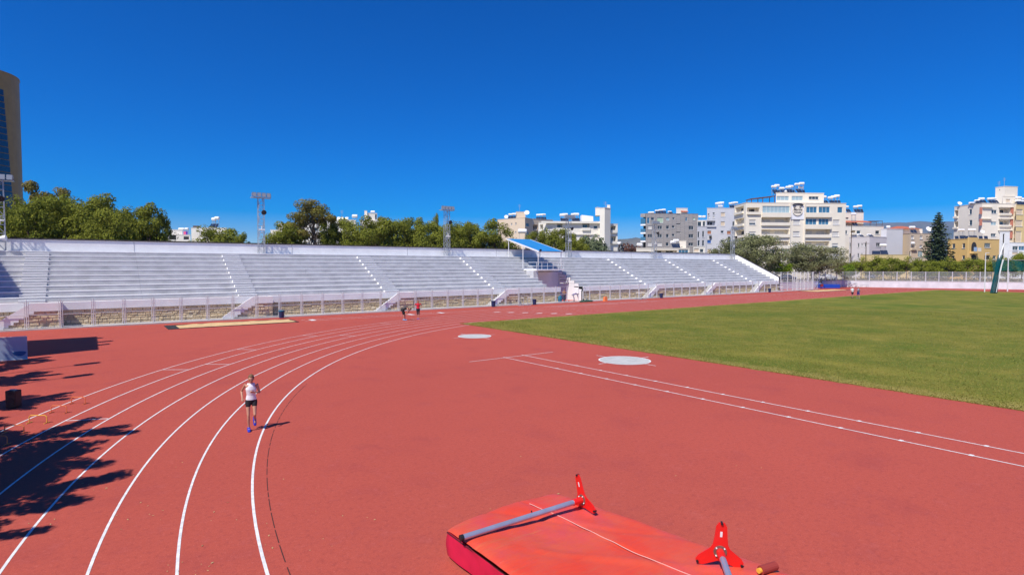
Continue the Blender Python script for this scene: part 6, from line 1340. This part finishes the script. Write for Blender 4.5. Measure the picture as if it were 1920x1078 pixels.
# ================================================================ parked cars on the street beyond the fence
def car(px, d, heading, col, label, L_=4.3):
    p = dep(px, 500, d); t = thing('parked_car', label, 'car', (p.x, p.y, 1.31)); t.rotation_euler = (0, 0, heading); h = L_ / 2
    pm = mat('car_paint', col, .25, spec=.6)
    prof = [(-h, .30), (-h, .72), (-h + .15, .88), (-h + .75, 1.0), (-h + 1.25, 1.43), (h - 1.95, 1.46), (h - 1.15, .98), (h - .25, .82), (h, .66), (h, .30)]
    g = MB(); W = .86; n = len(prof); rows = [(-W, 0), (-W + .04, 0.0), (W - .04, 0.0), (W, 0)]
    vs = []
    for yv in (-W, W):
        for (x, z) in prof: k = 1 if z < 1.02 else .80; vs.append((x, yv * k, z))
    fs = [tuple(range(n - 1, -1, -1)), tuple(range(n, 2 * n))] + [(i, (i + 1) % n, n + (i + 1) % n, n + i) for i in range(n)]
    g.add(vs, fs); o = g.build('body', pm, t, local=True); fix_normals(o); md = o.modifiers.new('b', 'BEVEL'); md.width = .06; md.segments = 3; md.limit_method = 'ANGLE'
    for s in (-1, 1):
        g = MB(); g.add([(-h + .98, s * .800, 1.06), (h - 1.40, s * .800, 1.06), (h - 1.98, s * .712, 1.39), (-h + 1.32, s * .712, 1.37)], [(0, 1, 2, 3)]); o = g.build('side_window', M_GLASS, t, local=True); o.location = (0, s * .012, 0)
        for x in (-h + .85, h - .85):
            g = MB(); g.tube((x, s * .70, .32), (x, s * .885, .32), .32, n=18); o = g.build('tyre', M_RUBBER, t, local=True); g = MB(); g.tube((x, s * .87, .32), (x, s * .895, .32), .19, n=12); g.build('rim', M_STEEL, o, local=True)
        g = MB(); g.ball((h - .06, s * .62, .70), .08, .16, .08); g.build('headlight', M_GLASSP, t, local=True); g = MB(); g.ball((-h + .04, s * .66, .80), .06, .12, .10); g.build('tail_light', M_PINKT, t, local=True)
    g = MB(); g.add([(h - 1.18, -.70, 1.01), (h - 1.18, .70, 1.01), (h - 1.90, .62, 1.42), (h - 1.90, -.62, 1.42)], [(0, 1, 2, 3)]); o = g.build('windscreen', M_GLASS, t, local=True); o.location = (.02, 0, .012)
    g = MB(); g.add([(-h + .77, -.70, 1.03), (-h + .77, .70, 1.03), (-h + 1.22, .62, 1.39), (-h + 1.22, -.62, 1.39)], [(0, 1, 2, 3)]); o = g.build('rear_window', M_GLASS, t, local=True); o.location = (-.02, 0, .012)
HD = math.atan2(CAMR.y, CAMR.x)
car(1553, 139, HD + .25, (.75, .76, .78), 'white parked car under the olive tree beyond the wire fence'); car(1632, 147, HD + 1.2, (.72, .74, .78), 'white parked car between the orange trees beyond the wire fence'); car(1476, 136, HD + .35, (.10, .12, .18), 'dark blue parked car beside the small bright tree'); car(1840, 148, HD + .2, (.76, .76, .76), 'white parked car before the ochre house')
car(1448, 140, HD + .2, (.03, .03, .035), 'black parked car behind the end of the sloping wall')
# cable-less utility poles among the houses
for (x, d, yt, lab_) in ((1595, 158, 420, 'brown utility pole beside the cream block'), (1623, 150, 453, 'rusty pole in front of the lilac grey house')):
    p = dep(x, 500, d); zt = dep(x, yt, d).z; t = thing('utility_pole', lab_, 'pole', (p.x, p.y, 1.3)); g = MB(); g.tube((0, 0, 0), (0, 0, zt - 1.3), .13, .09, n=8); g.build('shaft', M_BARK, t, local=True); g = MB(); g.bar(-CAMR * .8 + Vector((0, 0, zt - 1.8)), CAMR * .8 + Vector((0, 0, zt - 1.8)), .10); g.build('crossarm', M_BARK, t, local=True)
# ================================================================ people
SKIN = mat('skin', (0.50, 0.26, 0.17), .6, var=.08, scale=8); SKIND = mat('skin_tanned', (0.30, 0.15, 0.09), .6)
def remesh(mb, name, m, parent, vox, it=4):
    o = mb.build(name, m, None, local=True); r = o.modifiers.new('r', 'REMESH'); r.mode = 'VOXEL'; r.voxel_size = vox; s = o.modifiers.new('s', 'SMOOTH'); s.iterations = it; s.factor = .5
    dg = bpy.context.evaluated_depsgraph_get(); me = bpy.data.meshes.new_from_object(o.evaluated_get(dg)); old = o.data; o.data = me; o.modifiers.clear(); bpy.data.meshes.remove(old)
    me.materials.clear(); me.materials.append(m); me.polygons.foreach_set('use_smooth', [True] * len(me.polygons)); o.parent = parent; return o
def person(loc, heading, J, label, shirt, shorts, hair, shoe, vox=.014, skin=SKIN, sleeves=0.0, legs=.45, hairlen=0.0, female=False, name='person', slim=1.0):
    """J: joint positions, +Y forward, +X the person's right"""
    t = thing(name, label, 'person', loc); t.rotation_euler = (0, 0, heading - math.pi / 2); V = lambda k: Vector(J[k])
    b = MB(); X = Vector((1, 0, 0)); MB.K = slim; pel, chest, neck, head = V('pelvis'), V('chest'), V('neck'), V('head'); wst = pel.lerp(chest, .45); sh = .155 if female else .18
    b.loft([(pel + (pel - chest) * .12, .13, .10), (pel, .155, .105), (wst, .125 if female else .14, .088), (chest, .155 if female else .175, .105), (chest.lerp(neck, .55), .15 if female else .17, .085), (chest.lerp(neck, .85), .09, .06)], n=14, ref=X)
    b.loft([(neck - (head - neck) * .4, .056, .056), (head - (head - neck) * .3, .05, .052)], n=10)
    fd = Vector(J.get('face', (0, 1, -.1))).normalized(); upv = (head - neck).normalized(); hx = fd.cross(upv).normalized(); upv = hx.cross(fd)
    MM = Matrix((hx, fd, upv)).transposed()
    b.ball(head, .074, .092, .112, 14, 10, M=MM); b.ball(head + fd * .032 - upv * .062, .052, .055, .052, 12, 8, M=MM); b.ball(head + fd * .098 - upv * .012, .013, .020, .024, 8, 6, M=MM)
    for s in (-1, 1): b.ball(head + hx * s * .076 - upv * .005, .012, .022, .032, 8, 6, M=MM)
    for s in 'RL':
        S, E, Hn = V('sh' + s), V('el' + s), V('ha' + s); b.loft([(S.lerp(chest, .25), .055, .055), (S, .056, .054), (S.lerp(E, .45), .044, .044), (E, .036, .036)], n=10); b.loft([(E, .038, .038), (E.lerp(Hn, .35), .038, .036), (Hn, .024, .022)], n=10)
        d = (Hn - E).normalized(); sd = d.cross(Vector((0, 0, 1))); sd = sd.normalized() if sd.length > .1 else X.copy(); cu = d.cross(sd).normalized()
        if s == 'L': sd = -sd
        curl = J.get('curl' + s, Vector((0, 1, .3))); curl = (Vector(curl) - d * Vector(curl).dot(d)); curl = curl.normalized() if curl.length > .1 else cu; sd = d.cross(curl).normalized()
        b.loft([(Hn, .026, .018), (Hn + d * .045, .038, .016), (Hn + d * .08, .036, .014)], n=10, ref=sd)
        for k, (o_, ln) in enumerate(((-.030, .062), (-.010, .074), (.010, .070), (.029, .055))):
            r0 = Hn + d * .08 + sd * o_; r1 = r0 + d * ln * .5 + curl * ln * .25; r2 = r1 + curl * ln * .5 - d * ln * .05; b.loft([(r0, .0095, .0095), (r1, .009, .009), (r2, .0075, .0075)], n=6)
        r0 = Hn + d * .03 - sd * .032; r1 = r0 + d * .03 - sd * .022 + curl * .012; r2 = r1 + d * .022 + curl * .022; b.loft([(r0, .012, .012), (r1, .010, .010), (r2, .008, .008)], n=6)
        Hp, K, An, To = V('hip' + s), V('kn' + s), V('an' + s), V('toe' + s)
        b.loft([(Hp, .082, .085), (Hp.lerp(K, .3), .076, .080), (Hp.lerp(K, .75), .056, .058), (K, .048, .050)], n=12); b.loft([(K, .048, .050), (K.lerp(An, .3), .047, .052), (K.lerp(An, .7), .034, .036), (An, .029, .031)], n=12); b.loft([(An, .032, .036), (An.lerp(To, .55), .036, .026), (To, .034, .016)], n=10)
    remesh(b, 'body', skin, t, vox)
    # clothes a little outside the body
    c = MB(); e = 1.09
    c.loft([(pel + (chest - pel) * .05, .165 * e, .115 * e), (wst, .132 * e if female else .155 * e, .096 * e), (chest, .165 * e if female else .18 * e, .112 * e), (chest.lerp(neck, .5), .118 * e if not sleeves else .17 * e, .095 * e), (chest.lerp(neck, .74), .095 * e, .07 * e)], n=16, ref=X)
    for s in 'RL':
        S, E = V('sh' + s), V('el' + s)
        if sleeves: q = S.lerp(E, sleeves); c.loft([(S.lerp(chest, .2), .066, .066), (S, .066, .064), (q, .056, .056)], n=10)
        else: q = S.lerp(neck + (chest - neck) * .2, .45); c.loft([(S.lerp(chest, .55), .055, .085), (q + Vector((0, -.01, .012)), .030, .055)], n=10)
    remesh(c, 'shirt', shirt, t, max(vox, .010), 3)
    c = MB(); c.loft([(pel + (pel - chest) * .22, .145, .115), (pel, .172, .125), (pel + (chest - pel) * .12, .168, .118)], n=16, ref=X)
    for s in 'RL':
        Hp, K, An = V('hip' + s), V('kn' + s), V('an' + s)
        if legs <= 1: q = Hp.lerp(K, legs); c.loft([(Hp, .098, .100), (q, .084 - .02 * (legs > .8), .088 - .02 * (legs > .8))], n=12)
        else: q = K.lerp(An, legs - 1); c.loft([(Hp, .096, .098), (Hp.lerp(K, .7), .070, .072), (K, .060, .062), (q, .052, .055)], n=12)
    remesh(c, 'shorts' if legs <= 1 else 'trousers', shorts, t, max(vox, .010), 3)
    for s in 'RL':
        An, To = V('an' + s), V('toe' + s); f = (To - An).normalized(); MB.K = .83; c = MB(); dn = Vector(J.get('sole' + s, (0, 0, -1)))
        hl = An + dn * .045 - Vector((f.x, f.y, f.z)) * .05; tp = To + f * .03 + dn * .005; c.loft([(hl, .052, .052), (An + dn * .02 + f * .03, .054, .060), (hl.lerp(tp, .62), .058, .044), (tp, .048, .030)], n=12); sh_ = remesh(c, 'shoe', shoe, t, max(vox * .7, .008), 3)
        c = MB(); c.loft([(hl + dn * .028, .038, .012), (hl.lerp(tp, .6) + dn * .022, .044, .012), (tp + dn * .012, .036, .010)], n=10); c.build('sole', M_FRAME, sh_, local=True)
    MB.K = 1.0; c = MB(); c.ball(head + upv * .022 - fd * .018, .084, .098, .108, 14, 10, M=MM); 
    if hairlen > 0: c.loft([(head - fd * .07, .06, .05), (head - fd * .10 - upv * hairlen * .5, .055, .04), (head - fd * .09 - upv * hairlen, .03, .025)], n=10)
    cut = [i for i in range(len(c.v))]
    for i in cut:     # keep the face free: pull the hair back in front
        q = c.v[i] - head
        if q.dot(fd) > .03 and q.dot(upv) < .062: c.v[i] = head + hx * q.dot(hx) * .92 + fd * .03 + upv * q.dot(upv) * .95
    c.build('hair', hair, t, local=True, smooth=True)
    for s in (-1, 1): c = MB(); c.ball(head + fd * .088 + hx * s * .030 + upv * .008, .011, .006, .007, 8, 6, M=MM); c.build('eye', M_BLACK, t, local=True); c = MB(); c.ball(head + fd * .090 + hx * s * .031 + upv * .026, .017, .006, .004, 8, 5, M=MM); c.build('eyebrow', hair, t, local=True)
    c = MB(); c.ball(head + fd * .086 - upv * .062, .022, .006, .006, 8, 5, M=MM); c.build('mouth', M_PINKT, t, local=True)
    return t
CL = lambda n, c: mat(n, c, .85, var=.12, scale=14)
HB = mat('brown_hair', (.16, .085, .035), .7, var=.3, scale=40); HD_ = mat('dark_hair', (.03, .018, .012), .7)
# runner
RP = gnd(472, 807)
run = dict(pelvis=(0, 0, .92), chest=(0, .05, 1.24), neck=(0, .07, 1.42), head=(0.0, .12, 1.545), face=(0.12, 1, -.45), shR=(.150, .03, 1.36), elR=(.245, -.16, 1.15), haR=(.235, -.02, .975), curlR=(-.3, .6, .2),
    shL=(-.150, .07, 1.36), elL=(-.225, .02, 1.11), haL=(-.06, .21, 1.16), curlL=(.2, -.4, .5), hipR=(.085, 0, .86), knR=(.085, .07, .47), anR=(.075, .0, .10), toeR=(.075, .13, .035), soleR=(0, 0, -1),
    hipL=(-.085, 0, .86), knL=(-.085, .12, .49), anL=(-.095, -.20, .275), toeL=(-.10, -.17, .14), soleL=(0, -1, -.15))
person((RP.x, RP.y, 0.0), math.atan2(-RP.y, -RP.x) + .05, run, 'running woman in white singlet, black shorts and blue shoes on the bend', CL('singlet_white', (.78, .78, .82)), CL('shorts_black', (.012, .012, .016)), HB, CL('shoe_blue', (.01, .03, .42)), vox=.0075, legs=.30, female=True, slim=.83)
# woman in red, standing with hands on hips
stn = lambda k=1.0: dict(pelvis=(0, 0, .95), chest=(0, .0, 1.28), neck=(0, .01, 1.46), head=(0, .03, 1.60), face=(-.3, 1, -.35), shR=(.185, 0, 1.40), elR=(.36, -.06, 1.17), haR=(.19, .03, 1.03), curlR=(-1, .2, 0), shL=(-.185, 0, 1.40), elL=(-.36, -.06, 1.17), haL=(-.19, .03, 1.03), curlL=(1, .2, 0), hipR=(.09, 0, .89), knR=(.07, .03, .49), anR=(.055, -.02, .09), toeR=(.06, .12, .03), hipL=(-.09, 0, .89), knL=(-.07, .0, .49), anL=(-.055, -.04, .09), toeL=(-.07, .10, .03))
p = gnd(784, 598.3); person(p, math.atan2(-p.y, -p.x), stn(), 'standing woman in red shirt and black knee tights with hands on hips', CL('shirt_red', (.55, .01, .03)), CL('tights_black', (.02, .018, .03)), mat('auburn_hair', (.12, .04, .02), .7), CL('shoe_purple', (.12, .05, .35)), sleeves=.45, legs=1.15, hairlen=.22, female=True, slim=.92)
# man bending forward, seen from the side
bnd = dict(pelvis=(0, -.12, .93), chest=(0, .26, 1.06), neck=(0, .44, 1.03), head=(0, .58, .99), face=(0, .45, -1), shR=(.18, .40, 1.02), elR=(.20, .42, .74), haR=(.10, .22, .62), curlR=(0, -1, 0), shL=(-.18, .40, 1.02), elL=(-.20, .42, .74), haL=(-.10, .22, .62), curlL=(0, -1, 0), hipR=(.09, -.10, .87), knR=(.10, .0, .48), anR=(.10, .0, .09), toeR=(.10, .15, .03), hipL=(-.09, -.10, .87), knL=(-.10, .05, .48), anL=(-.10, .06, .09), toeL=(-.10, .21, .03))
p = gnd(757.5, 600.3); person(p, math.atan2(CAMR.y, CAMR.x) - .1, bnd, 'man in black vest and shorts bending over with hands to his knees', CL('vest_black', (.018, .016, .018)), CL('shorts_black2', (.015, .014, .016)), HD_, CL('shoe_lightblue', (.12, .42, .75)), legs=.8)
# two men at the tunnel
p = onY(1058, 563, 56.3); m1 = stn(); m1.update(elR=(.26, .05, 1.13), haR=(.02, .20, 1.20), elL=(-.26, .05, 1.13), haL=(-.04, .22, 1.15), curlR=(-.5, -.3, .3), curlL=(.5, -.3, .3), face=(0, 1, -.1))
person((p.x, 56.3, .03), math.atan2(-1, -.6), m1, 'standing man with bare chest and dark trousers at the tunnel opening', SKIND, CL('trousers_dark', (.035, .04, .06)), HD_, M_BLACK, skin=SKIND, legs=1.9)
p = onY(1078, 564, 56.0); b2_ = dict(bnd); b2_.update(elR=(.2, .52, .76), haR=(.16, .55, .52), elL=(-.2, .52, .76), haL=(-.14, .55, .52))
person((p.x - .2, 56.0, .03), math.atan2(CAMR.y, CAMR.x), b2_, 'man in grey violet overalls bending towards a hand trolley at the tunnel', CL('overall_violet', (.20, .18, .30)), CL('overall_grey', (.33, .30, .36)), HD_, M_BLACK, sleeves=.9, legs=1.85)
# two joggers on the grass
jog = dict(pelvis=(0, 0, .95), chest=(0, .03, 1.28), neck=(0, .04, 1.46), head=(0, .06, 1.60), face=(0, 1, -.1), shR=(.19, 0, 1.40), elR=(.27, -.10, 1.13), haR=(.20, .12, 1.06), curlR=(0, .2, 1), shL=(-.19, 0, 1.40), elL=(-.27, -.04, 1.12), haL=(-.20, .17, 1.14), curlL=(0, .2, 1), hipR=(.09, 0, .89), knR=(.08, .10, .50), anR=(.07, .10, .10), toeR=(.07, .24, .06), hipL=(-.09, 0, .89), knL=(-.08, -.03, .50), anL=(-.07, -.22, .16), toeL=(-.07, -.10, .05))
p = gnd(1598, 559.5); person((p.x, p.y, .025), math.atan2(-.9, -.4), jog, 'jogger in white shirt and dark shorts on the grass', CL('tshirt_white', (.80, .80, .80)), CL('shorts_dark', (.05, .02, .03)), HD_, CL('shoe_dark', (.03, .03, .04)), sleeves=.5, legs=.75)
p = gnd(1609, 560.3); j2 = dict(jog); j2.update(elR=(.24, .16, 1.18), haR=(.05, .24, 1.30), knR=(.08, -.03, .50), anR=(.07, -.20, .15), toeR=(.07, -.08, .05), knL=(-.08, .10, .50), anL=(-.07, .10, .10), toeL=(-.07, .24, .06))
person((p.x, p.y, .025), math.atan2(-.9, -.5), j2, 'jogger in navy patterned shirt and blue shorts on the grass', mat('shirt_navy', (.30, .33, .45), .85, scale=9, col2=(.02, .03, .12), fac=.3), CL('shorts_blue', (.01, .02, .20)), HD_, CL('shoe_grey', (.2, .2, .22)), sleeves=.5, legs=.85)
# ================================================================ clear-day haze that fades the far hills
hz = MB(); hz.box(-900, 9500, -1800, 9500, -8, 560)
m = bpy.data.materials.new('air'); m.use_nodes = True; N = m.node_tree.nodes; N.clear(); o_ = N.new('ShaderNodeOutputMaterial'); pv = N.new('ShaderNodeVolumePrincipled')
pv.inputs['Density'].default_value = 0.00006; pv.inputs['Color'].default_value = (0.18, 0.48, 1.0, 1); pv.inputs['Anisotropy'].default_value = 0.0
m.node_tree.links.new(pv.outputs[0], o_.inputs['Volume'])
o = hz.build('haze', m); o['kind'] = 'stuff'; tag(o, 'thin blue air between the town and the far hills', 'haze')
